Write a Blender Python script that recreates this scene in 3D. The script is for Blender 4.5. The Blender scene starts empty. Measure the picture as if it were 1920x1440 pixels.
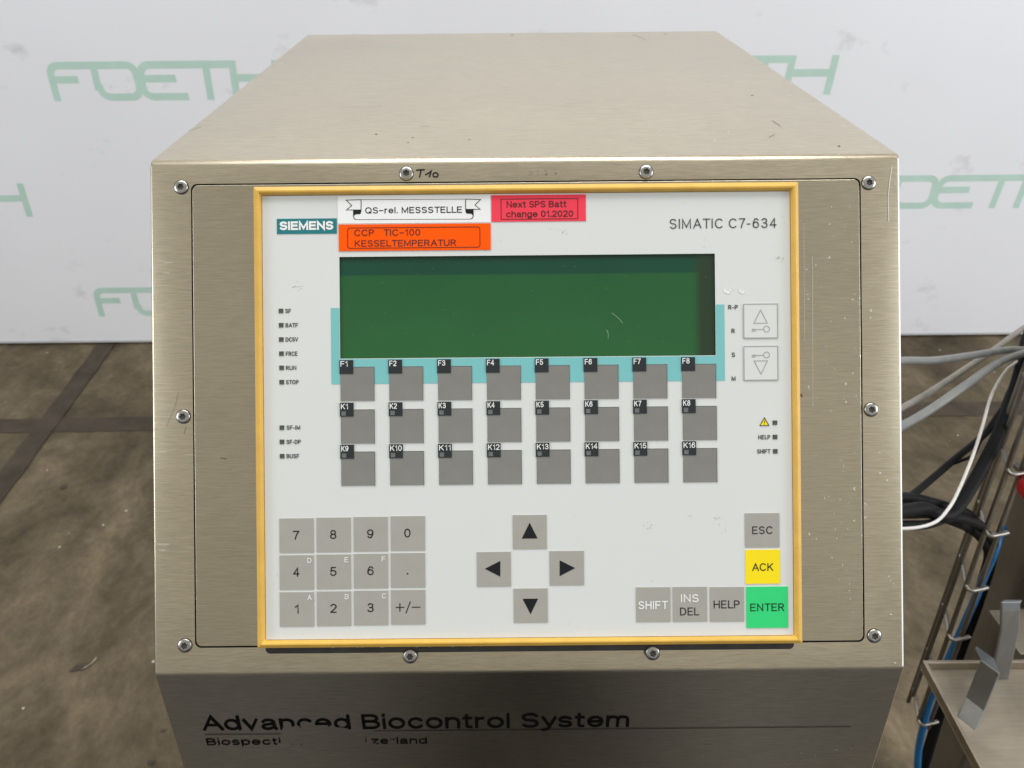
import bpy, bmesh, math, random, os
from mathutils import Vector, Matrix
random.seed(7)
SC = bpy.context.scene

# ------------------------------------------------------------------ camera / world / light
F_PX = 1442.0                 # focal length in photo pixels (1920 wide)
TH = math.radians(33.0)       # camera looks down by this much
ROLL = 0.009
HC = 1.45                     # camera height
ZF = 0.344                    # distance to the cabinet's control face
K = ZF / F_PX                 # metres per photo pixel on the control face
AX = Vector((1, 0, 0))
AF = Vector((0, math.cos(TH), -math.sin(TH)))
AU = Vector((0, math.sin(TH), math.cos(TH)))
CAM = Vector((0, 0, HC))
WALL_Y = 2.53

cd = bpy.data.cameras.new('camera')
cam = bpy.data.objects.new('camera', cd)
SC.collection.objects.link(cam)
rc = AX * math.cos(ROLL) - AU * math.sin(ROLL)
uc = AX * math.sin(ROLL) + AU * math.cos(ROLL)
m3 = Matrix((rc, uc, -AF)).transposed()
cam.matrix_world = Matrix.Translation(CAM) @ m3.to_4x4()
cd.sensor_width = 36.0
cd.lens = F_PX / 1920 * 36
cd.clip_start = 0.01
cd.clip_end = 60
cd.dof.use_dof = True
cd.dof.focus_distance = ZF
cd.dof.aperture_fstop = 25
SC.camera = cam

w = bpy.data.worlds.new('World')
SC.world = w
w.use_nodes = True
nt = w.node_tree
nt.nodes.clear()
wo = nt.nodes.new('ShaderNodeOutputWorld')
bg = nt.nodes.new('ShaderNodeBackground')
tc = nt.nodes.new('ShaderNodeTexCoord')
sx = nt.nodes.new('ShaderNodeSeparateXYZ')
rmp = nt.nodes.new('ShaderNodeValToRGB')
mr = nt.nodes.new('ShaderNodeMapRange')
mr.inputs[1].default_value = -1
mr.inputs[2].default_value = 1
nt.links.new(tc.outputs['Generated'], sx.inputs[0])
nt.links.new(sx.outputs['Z'], mr.inputs[0])
nt.links.new(mr.outputs[0], rmp.inputs[0])
# dark band added low, straight behind the camera, standing in for the operator's reflection
ab = nt.nodes.new('ShaderNodeMath'); ab.operation = 'ABSOLUTE'
of = nt.nodes.new('ShaderNodeMath'); of.operation = 'ADD'; of.inputs[1].default_value = 0.01
nt.links.new(sx.outputs['X'], of.inputs[0]); nt.links.new(of.outputs[0], ab.inputs[0])
def mrange(src, a, b, c, d):
    q = nt.nodes.new('ShaderNodeMapRange'); q.interpolation_type = 'SMOOTHSTEP'
    for i_, v_ in enumerate((a, b, c, d)): q.inputs[i_ + 1].default_value = v_
    nt.links.new(src, q.inputs[0]); return q.outputs[0]
mxm = nt.nodes.new('ShaderNodeMath'); mxm.operation = 'MAXIMUM'
nt.links.new(mrange(ab.outputs[0], 0.06, 0.34, 0.10, 1.0), mxm.inputs[0])
nt.links.new(mrange(sx.outputs['Z'], -0.25, 0.05, 0.0, 1.0), mxm.inputs[1])
scl = nt.nodes.new('ShaderNodeVectorMath'); scl.operation = 'SCALE'
nt.links.new(rmp.outputs[0], scl.inputs[0]); nt.links.new(mxm.outputs[0], scl.inputs['Scale'])
# bright upright band added off to the right behind the camera, for a sheen
dr = nt.nodes.new('ShaderNodeMath'); dr.operation = 'SUBTRACT'; dr.inputs[1].default_value = 0.37
nt.links.new(sx.outputs['X'], dr.inputs[0])
da = nt.nodes.new('ShaderNodeMath'); da.operation = 'ABSOLUTE'; nt.links.new(dr.outputs[0], da.inputs[0])
dm = nt.nodes.new('ShaderNodeMath'); dm.operation = 'MULTIPLY'
nt.links.new(mrange(da.outputs[0], 0.02, 0.06, 0.45, 0.0), dm.inputs[0])
nt.links.new(mrange(sx.outputs['Y'], -0.3, 0.0, 1.0, 0.0), dm.inputs[1])
dm2 = nt.nodes.new('ShaderNodeMath'); dm2.operation = 'MULTIPLY'
nt.links.new(dm.outputs[0], dm2.inputs[0]); nt.links.new(mrange(sx.outputs['Z'], -0.30, -0.1, 0.25, 1.0), dm2.inputs[1])
addv = nt.nodes.new('ShaderNodeVectorMath'); addv.operation = 'ADD'
nt.links.new(scl.outputs[0], addv.inputs[0]); nt.links.new(dm2.outputs[0], addv.inputs[1])
nt.links.new(addv.outputs[0], bg.inputs[0])
nt.links.new(bg.outputs[0], wo.inputs[0])
cr = rmp.color_ramp
cr.elements[0].position = 0.40
cr.elements[0].color = (0.125, 0.129, 0.142, 1)
cr.elements[1].position = 1.0
cr.elements[1].color = (0.95, 0.94, 0.92, 1)
e = cr.elements.new(0.5); e.color = (0.42, 0.405, 0.36, 1)
e = cr.elements.new(0.88); e.color = (0.50, 0.48, 0.43, 1)
e = cr.elements.new(0.70); e.color = (0.62, 0.59, 0.52, 1)
bg.inputs[1].default_value = 0.82

def area(name, loc, target, sx_, sy_, power, col):
    l = bpy.data.lights.new(name, 'AREA')
    l.shape = 'RECTANGLE'; l.size = sx_; l.size_y = sy_
    l.energy = power; l.color = col
    o = bpy.data.objects.new(name, l)
    SC.collection.objects.link(o)
    d = Vector(target) - Vector(loc)
    o.matrix_world = Matrix.Translation(loc) @ d.to_track_quat('-Z', 'Y').to_matrix().to_4x4()
    return o
area('hall_lamp', (0.2, 1.1, 4.5), (0.1, 0.9, 0.0), 3.6, 0.5, 60, (1.0, 0.95, 0.87))
area('wall_fill', (0.0, 0.4, 6.5), (0.0, 2.4, 0.7), 6.0, 1.6, 115, (0.93, 0.96, 1.0))  # unseen overhead lamp added to brighten the backdrop
area('left_fill', (-4.0, -1.2, 2.4), (-0.1, 2.4, 0.9), 1.6, 2.0, 66, (0.90, 0.95, 1.0))  # added fill lamp out of view, brightens backdrop and keypad face
area('right_fill', (4.0, -1.2, 2.4), (0.1, 2.4, 0.9), 1.6, 2.0, 66, (0.90, 0.95, 1.0))  # matching added fill on the right, also unseen
area('side_window', (3.3, 0.35, 1.35), (0.2, 0.4, 1.2), 1.0, 2.2, 26, (0.97, 0.98, 1.0))
SC.view_settings.view_transform = 'Standard'
SC.view_settings.look = 'None'
SC.view_settings.exposure = 0
SC.view_settings.gamma = 1

# ------------------------------------------------------------------ measuring helpers
CA, SA = math.cos(ROLL), math.sin(ROLL)
def uv(px, py):
    dx, dy = px - 960, py - 720
    return dx * CA - dy * SA, dx * SA + dy * CA
def ray(px, py):
    u, v = uv(px, py)
    return AF + AX * (u / F_PX) - AU * (v / F_PX)
def on_depth(px, py, z): return CAM + ray(px, py) * z
def on_y(px, py, y):
    r = ray(px, py); return CAM + r * (y / r.y)
def on_z(px, py, z):
    r = ray(px, py); return CAM + r * ((z - HC) / r.z)
def pp(px, py):               # photo pixel -> metres on the control face (x right, y up)
    u, v = uv(px, py)
    return u * K, -v * K

# ------------------------------------------------------------------ materials
def srgb(r, g, b):
    f = lambda c: (c / 255 / 12.92) if c <= 10 else ((c / 255 + 0.055) / 1.055) ** 2.4
    return (f(r), f(g), f(b), 1)

def mat(name, col, rough=0.5, metal=0.0, spec=0.5, noise=0.0, nscale=60, coat=0.0):
    m = bpy.data.materials.new(name)
    m.use_nodes = True
    t = m.node_tree
    b = t.nodes['Principled BSDF']
    b.inputs['Roughness'].default_value = rough
    b.inputs['Metallic'].default_value = metal
    b.inputs['Specular IOR Level'].default_value = spec
    b.inputs['Coat Weight'].default_value = coat
    c = t.nodes.new('ShaderNodeTexCoord')
    n = t.nodes.new('ShaderNodeTexNoise')
    n.inputs['Scale'].default_value = nscale
    n.inputs['Detail'].default_value = 6
    t.links.new(c.outputs['Object'], n.inputs['Vector'])
    r = t.nodes.new('ShaderNodeMapRange')
    r.inputs[1].default_value = 0.3; r.inputs[2].default_value = 0.7
    r.inputs[3].default_value = 1 - noise; r.inputs[4].default_value = 1 + noise
    t.links.new(n.outputs[0], r.inputs[0])
    v = t.nodes.new('ShaderNodeVectorMath'); v.operation = 'SCALE'
    v.inputs[0].default_value = col[:3]
    t.links.new(r.outputs[0], v.inputs['Scale'])
    t.links.new(v.outputs[0], b.inputs['Base Color'])
    return m

def steel(name, col, rough=0.34, streak=0.10, blot=0.10, specks=0.0, scale=(110, 2600, 2600), bump=0.17, rdark=None):
    m = bpy.data.materials.new(name)
    m.use_nodes = True
    t = m.node_tree; L = t.links; N = t.nodes.new
    b = t.nodes['Principled BSDF']
    b.inputs['Metallic'].default_value = 1.0
    c = N('ShaderNodeTexCoord')
    mp = N('ShaderNodeMapping'); mp.inputs['Scale'].default_value = scale
    L.new(c.outputs['Object'], mp.inputs[0])
    n1 = N('ShaderNodeTexNoise'); n1.inputs['Scale'].default_value = 1.0; n1.inputs['Detail'].default_value = 4
    n1.inputs['Roughness'].default_value = 0.7
    L.new(mp.outputs[0], n1.inputs['Vector'])
    n2 = N('ShaderNodeTexNoise'); n2.inputs['Scale'].default_value = 14; n2.inputs['Detail'].default_value = 5
    n2.inputs['Distortion'].default_value = 0.6
    L.new(c.outputs['Object'], n2.inputs['Vector'])
    def mr_(src, lo, hi, a=0.3, z=0.7):
        q = N('ShaderNodeMapRange')
        q.inputs[1].default_value = a; q.inputs[2].default_value = z
        q.inputs[3].default_value = lo; q.inputs[4].default_value = hi
        L.new(src, q.inputs[0]); return q.outputs[0]
    s = mr_(n1.outputs[0], 1 - streak, 1 + streak)
    bl = mr_(n2.outputs[0], 1 - blot, 1 + blot)
    mu = N('ShaderNodeMath'); mu.operation = 'MULTIPLY'
    L.new(s, mu.inputs[0]); L.new(bl, mu.inputs[1])
    v = N('ShaderNodeVectorMath'); v.operation = 'SCALE'; v.inputs[0].default_value = col[:3]
    L.new(mu.outputs[0], v.inputs['Scale'])
    colout = v.outputs[0]
    rg = N('ShaderNodeMath'); rg.operation = 'MULTIPLY_ADD'
    L.new(mr_(n2.outputs[0], -0.02, 0.02), rg.inputs[0]); rg.inputs[1].default_value = 1; rg.inputs[2].default_value = rough
    L.new(rg.outputs[0], b.inputs['Roughness'])
    if specks > 0:            # little nicks and dried splashes, thicker towards the right
        vo = N('ShaderNodeTexVoronoi'); vo.inputs['Scale'].default_value = 300
        nd = N('ShaderNodeTexNoise'); nd.inputs['Scale'].default_value = 700
        L.new(c.outputs['Object'], nd.inputs['Vector'])
        va = N('ShaderNodeVectorMath'); va.operation = 'MULTIPLY_ADD'
        L.new(nd.outputs['Color'], va.inputs[0]); va.inputs[1].default_value = (0.002, 0.004, 0.002)
        L.new(c.outputs['Object'], va.inputs[2])
        L.new(va.outputs[0], vo.inputs['Vector'])
        lt = N('ShaderNodeMath'); lt.operation = 'LESS_THAN'; lt.inputs[1].default_value = 0.15
        L.new(vo.outputs['Distance'], lt.inputs[0])
        sp = N('ShaderNodeSeparateColor'); L.new(vo.outputs['Color'], sp.inputs[0])
        n3 = N('ShaderNodeTexNoise'); n3.inputs['Scale'].default_value = 26
        L.new(c.outputs['Object'], n3.inputs['Vector'])
        sxx = N('ShaderNodeSeparateXYZ'); L.new(c.outputs['Object'], sxx.inputs[0])
        side = mr_(sxx.outputs[0], 0.03, 1.0, 0.06, 0.16)
        dens = N('ShaderNodeMath'); dens.operation = 'MULTIPLY'
        L.new(mr_(n3.outputs[0], 0.0, specks, 0.45, 0.70), dens.inputs[0]); L.new(side, dens.inputs[1])
        l2 = N('ShaderNodeMath'); l2.operation = 'LESS_THAN'
        L.new(sp.outputs[0], l2.inputs[0]); L.new(dens.outputs[0], l2.inputs[1])
        mk = N('ShaderNodeMath'); mk.operation = 'MULTIPLY'
        L.new(lt.outputs[0], mk.inputs[0]); L.new(l2.outputs[0], mk.inputs[1])
        mx = N('ShaderNodeMix'); mx.data_type = 'RGBA'
        L.new(mk.outputs[0], mx.inputs['Factor']); L.new(colout, mx.inputs['A'])
        mx.inputs['B'].default_value = (0.95, 0.93, 0.88, 1)
        colout = mx.outputs['Result']
    L.new(colout, b.inputs['Base Color'])
    bp = N('ShaderNodeBump'); bp.inputs['Strength'].default_value = bump; bp.inputs['Distance'].default_value = 0.0002
    L.new(n1.outputs[0], bp.inputs['Height']); L.new(bp.outputs[0], b.inputs['Normal'])
    return m

def smudged(name, col, mark, nscale, amount, rough, thr=(0.62, 0.78), stretch=(1, 1, 1), fine=0.02):
    """a pale sheet with sparse dark scuffs of their own shape"""
    m = bpy.data.materials.new(name)
    m.use_nodes = True
    t = m.node_tree; L = t.links; N = t.nodes.new
    b = t.nodes['Principled BSDF']; b.inputs['Roughness'].default_value = rough
    c = N('ShaderNodeTexCoord')
    mp = N('ShaderNodeMapping'); mp.inputs['Scale'].default_value = stretch
    L.new(c.outputs['Object'], mp.inputs[0])
    n = N('ShaderNodeTexNoise'); n.inputs['Scale'].default_value = nscale; n.inputs['Detail'].default_value = 8
    n.inputs['Roughness'].default_value = 0.65
    L.new(mp.outputs[0], n.inputs['Vector'])
    q = N('ShaderNodeMapRange'); q.inputs[1].default_value = thr[0]; q.inputs[2].default_value = thr[1]
    q.inputs[3].default_value = 0; q.inputs[4].default_value = amount
    L.new(n.outputs[0], q.inputs[0])
    n2 = N('ShaderNodeTexNoise'); n2.inputs['Scale'].default_value = nscale * 0.3
    L.new(c.outputs['Object'], n2.inputs['Vector'])
    q2 = N('ShaderNodeMapRange'); q2.inputs[1].default_value = 0.3; q2.inputs[2].default_value = 0.7
    q2.inputs[3].default_value = 1 - fine; q2.inputs[4].default_value = 1 + fine
    L.new(n2.outputs[0], q2.inputs[0])
    mx = N('ShaderNodeMix'); mx.data_type = 'RGBA'
    mx.inputs['A'].default_value = col; mx.inputs['B'].default_value = mark
    L.new(q.outputs[0], mx.inputs['Factor'])
    v = N('ShaderNodeVectorMath'); v.operation = 'SCALE'
    L.new(mx.outputs['Result'], v.inputs[0]); L.new(q2.outputs[0], v.inputs['Scale'])
    L.new(v.outputs[0], b.inputs['Base Color'])
    return m

def concrete():
    m = bpy.data.materials.new('stained_concrete')
    m.use_nodes = True
    t = m.node_tree; L = t.links; N = t.nodes.new
    b = t.nodes['Principled BSDF']; b.inputs['Roughness'].default_value = 0.8; b.inputs['Specular IOR Level'].default_value = 0.25
    c = N('ShaderNodeTexCoord')
    mp = N('ShaderNodeMapping'); mp.inputs['Scale'].default_value = (1.0, 0.75, 1)
    mp.inputs['Rotation'].default_value = (0, 0, 0.5)
    L.new(c.outputs['Object'], mp.inputs[0])
    def noise(s, d, r, dist=0.0, src=None):
        n = N('ShaderNodeTexNoise'); n.inputs['Scale'].default_value = s; n.inputs['Detail'].default_value = d
        n.inputs['Roughness'].default_value = r; n.inputs['Distortion'].default_value = dist
        L.new(src or mp.outputs[0], n.inputs['Vector']); return n.outputs[0]
    a = noise(3.2, 12, 0.62, 0.7)
    r = N('ShaderNodeValToRGB')
    r.color_ramp.elements[0].position = 0.30; r.color_ramp.elements[0].color = (0.056, 0.042, 0.026, 1)
    r.color_ramp.elements[1].position = 0.72; r.color_ramp.elements[1].color = (0.195, 0.154, 0.096, 1)
    k = r.color_ramp.elements.new(0.5); k.color = (0.116, 0.091, 0.057, 1)
    L.new(a, r.inputs[0])
    s2 = noise(11, 10, 0.7, 0.4)
    q = N('ShaderNodeMapRange'); q.inputs[1].default_value = 0.3; q.inputs[2].default_value = 0.7
    q.inputs[3].default_value = 0.58; q.inputs[4].default_value = 1.18
    L.new(s2, q.inputs[0])
    s3 = noise(60, 8, 0.75, 0.2)
    q3 = N('ShaderNodeMapRange'); q3.inputs[1].default_value = 0.3; q3.inputs[2].default_value = 0.7
    q3.inputs[3].default_value = 0.80; q3.inputs[4].default_value = 1.20
    L.new(s3, q3.inputs[0])
    qm = N('ShaderNodeMath'); qm.operation = 'MULTIPLY'
    L.new(q.outputs[0], qm.inputs[0]); L.new(q3.outputs[0], qm.inputs[1])
    v = N('ShaderNodeVectorMath'); v.operation = 'SCALE'
    L.new(r.outputs[0], v.inputs[0]); L.new(qm.outputs[0], v.inputs['Scale'])
    # pale grit
    vo = N('ShaderNodeTexVoronoi'); vo.inputs['Scale'].default_value = 26
    L.new(c.outputs['Object'], vo.inputs['Vector'])
    lt = N('ShaderNodeMath'); lt.operation = 'LESS_THAN'; lt.inputs[1].default_value = 0.085
    L.new(vo.outputs['Distance'], lt.inputs[0])
    sp = N('ShaderNodeSeparateColor'); L.new(vo.outputs['Color'], sp.inputs[0])
    l2 = N('ShaderNodeMath'); l2.operation = 'LESS_THAN'; l2.inputs[1].default_value = 0.10
    L.new(sp.outputs[0], l2.inputs[0])
    mk = N('ShaderNodeMath'); mk.operation = 'MULTIPLY'
    L.new(lt.outputs[0], mk.inputs[0]); L.new(l2.outputs[0], mk.inputs[1])
    mx = N('ShaderNodeMix'); mx.data_type = 'RGBA'
    L.new(mk.outputs[0], mx.inputs['Factor']); L.new(v.outputs[0], mx.inputs['A'])
    mx.inputs['B'].default_value = (0.42, 0.40, 0.34, 1)
    L.new(mx.outputs['Result'], b.inputs['Base Color'])
    bp = N('ShaderNodeBump'); bp.inputs['Strength'].default_value = 0.5; bp.inputs['Distance'].default_value = 0.006
    L.new(s2, bp.inputs['Height']); L.new(bp.outputs[0], b.inputs['Normal'])
    return m

M = {}
M['steel'] = steel('brushed_steel', (0.605, 0.540, 0.412), 0.30, 0.19, 0.022, specks=0.25)
M['plate'] = steel('brushed_cover_plate', (0.520, 0.465, 0.355), 0.30, 0.14, 0.03, specks=0.6)
M['dark_gap'] = mat('dark_gap', (0.012, 0.010, 0.009), 0.8)
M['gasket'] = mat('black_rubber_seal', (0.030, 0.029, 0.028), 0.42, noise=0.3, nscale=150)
M['screw'] = steel('zinc_screw', (0.50, 0.50, 0.49), 0.28, 0.05, 0.1, scale=(300, 300, 300), bump=0.05)
M['bezel'] = mat('yellow_plastic', (0.74, 0.445, 0.080), 0.40, noise=0.07, nscale=120)
M['face'] = smudged('pale_grey_foil', (0.705, 0.725, 0.715, 1), (0.40, 0.40, 0.39, 1), 38, 0.35, 0.42, (0.66, 0.80), fine=0.012)
M['cyan'] = mat('cyan_print', srgb(122, 194, 195), 0.42, noise=0.015)
M['key_dark'] = mat('dark_grey_key', (0.225, 0.222, 0.205), 0.45, noise=0.05, nscale=90)
M['key_grey'] = mat('warm_grey_key', (0.385, 0.375, 0.335), 0.48, noise=0.03, nscale=120)
M['key_yellow'] = mat('yellow_key', (0.98, 0.77, 0.0), 0.45, noise=0.02)
M['key_green'] = mat('green_key', (0.025, 0.68, 0.20), 0.45, noise=0.02)
M['tag'] = mat('black_tag', (0.020, 0.026, 0.030), 0.35, noise=0.1)
M['tag_led'] = mat('unlit_led', (0.14, 0.15, 0.155), 0.3, noise=0.2, nscale=300)
M['led'] = mat('unlit_lamp', (0.085, 0.085, 0.080), 0.35, noise=0.25, nscale=400)
M['ink'] = mat('dark_print', (0.016, 0.017, 0.019), 0.55, spec=0.15, noise=0.1)
M['title_ink'] = mat('black_title_print', (0.005, 0.005, 0.005), 0.7, spec=0.03, noise=0.1)
M['ink_soft'] = mat('grey_print', (0.050, 0.052, 0.055), 0.55, spec=0.2, noise=0.1)
M['ink_line'] = mat('faint_grey_print', (0.36, 0.365, 0.36), 0.45, noise=0.08)
M['white'] = mat('white_print', (0.86, 0.87, 0.86), 0.45, noise=0.02)
M['scuff_white'] = mat('white_scrape', (0.88, 0.88, 0.86), 0.6, noise=0.05)
M['scuff_grey'] = mat('grey_scrape', (0.34, 0.34, 0.335), 0.6, noise=0.2, nscale=500)
M['teal'] = mat('teal_plate', (0.008, 0.190, 0.215), 0.42, noise=0.03)
M['paper_white'] = mat('white_sticker', (0.88, 0.89, 0.89), 0.5, noise=0.01)
M['paper_orange'] = mat('orange_sticker', (1.0, 0.105, 0.0), 0.6, spec=0.12, noise=0.02)
M['paper_red'] = mat('red_sticker', (0.90, 0.060, 0.100), 0.6, spec=0.15, noise=0.02)
M['ink_maroon'] = mat('maroon_print', (0.10, 0.010, 0.010), 0.5, noise=0.1)
M['lcd'] = mat('green_display', (0.019, 0.128, 0.036), 0.5, spec=0.1, noise=0.04, nscale=20)
M['lcd_top'] = mat('dark_teal_display_edge', (0.008, 0.062, 0.038), 0.5, spec=0.1, noise=0.08, nscale=200)
M['lcd_side'] = mat('dark_display_edge', (0.022, 0.048, 0.024), 0.5, spec=0.1, noise=0.08, nscale=60)
M['lcd_wall'] = mat('display_recess', (0.006, 0.010, 0.007), 0.5)
M['scratch'] = mat('pale_scratch', (0.17, 0.33, 0.20), 0.6)
M['banner'] = smudged('white_backdrop_sheet', (0.80, 0.81, 0.86, 1), (0.22, 0.22, 0.23, 1), 5.5, 0.5, 0.55, (0.60, 0.80), (1, 1, 1.5), 0.02)
M['logo'] = mat('pale_green_print', (0.475, 0.655, 0.58), 0.55, noise=0.05, nscale=12)
M['hem'] = mat('backdrop_hem', (0.50, 0.51, 0.54), 0.55, noise=0.05, nscale=12)
M['floor'] = concrete()
M['joint'] = mat('dark_joint_filler', (0.062, 0.049, 0.037), 0.8, spec=0.15, noise=0.22, nscale=14)
M['cable_grey'] = mat('grey_cable', (0.19, 0.195, 0.188), 0.45, noise=0.08, nscale=60)
M['cable_brownish'] = mat('dusty_grey_cable', (0.21, 0.195, 0.165), 0.5, noise=0.2, nscale=60)
M['cable_black'] = mat('black_cable', (0.007, 0.007, 0.008), 0.6, spec=0.12, noise=0.2)
M['cable_white'] = mat('white_cable', (0.72, 0.70, 0.67), 0.4, noise=0.05)
M['hose_blue'] = mat('blue_hose', (0.010, 0.14, 0.36), 0.35, noise=0.05)
M['wire'] = steel('galvanised_wire', (0.33, 0.31, 0.28), 0.4, 0.1, 0.15, scale=(200, 200, 200), bump=0.05)
M['stand'] = steel('stand_steel', (0.27, 0.265, 0.255), 0.38, 0.08, 0.15, scale=(300, 300, 6), bump=0.1)
M['tray'] = steel('tray_steel', (0.37, 0.325, 0.265), 0.48, 0.08, 0.18, scale=(20, 400, 400), bump=0.1)
M['bar'] = steel('flat_bar_steel', (0.31, 0.33, 0.345), 0.45, 0.06, 0.12, scale=(200, 200, 20), bump=0.1)
M['red'] = mat('red_plastic', (0.62, 0.012, 0.018), 0.35, noise=0.05)
M['chip'] = mat('broken_concrete', (0.055, 0.042, 0.030), 0.9, noise=0.3, nscale=80)

M['chip_pale'] = mat('fresh_concrete_edge', (0.27, 0.235, 0.18), 0.9, noise=0.2, nscale=80)
M['edge'] = mat('painted_edge_highlight', (0.88, 0.88, 0.87), 0.55, metal=0.4)  # paler colour paints the highlight along the right front bevel
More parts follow.
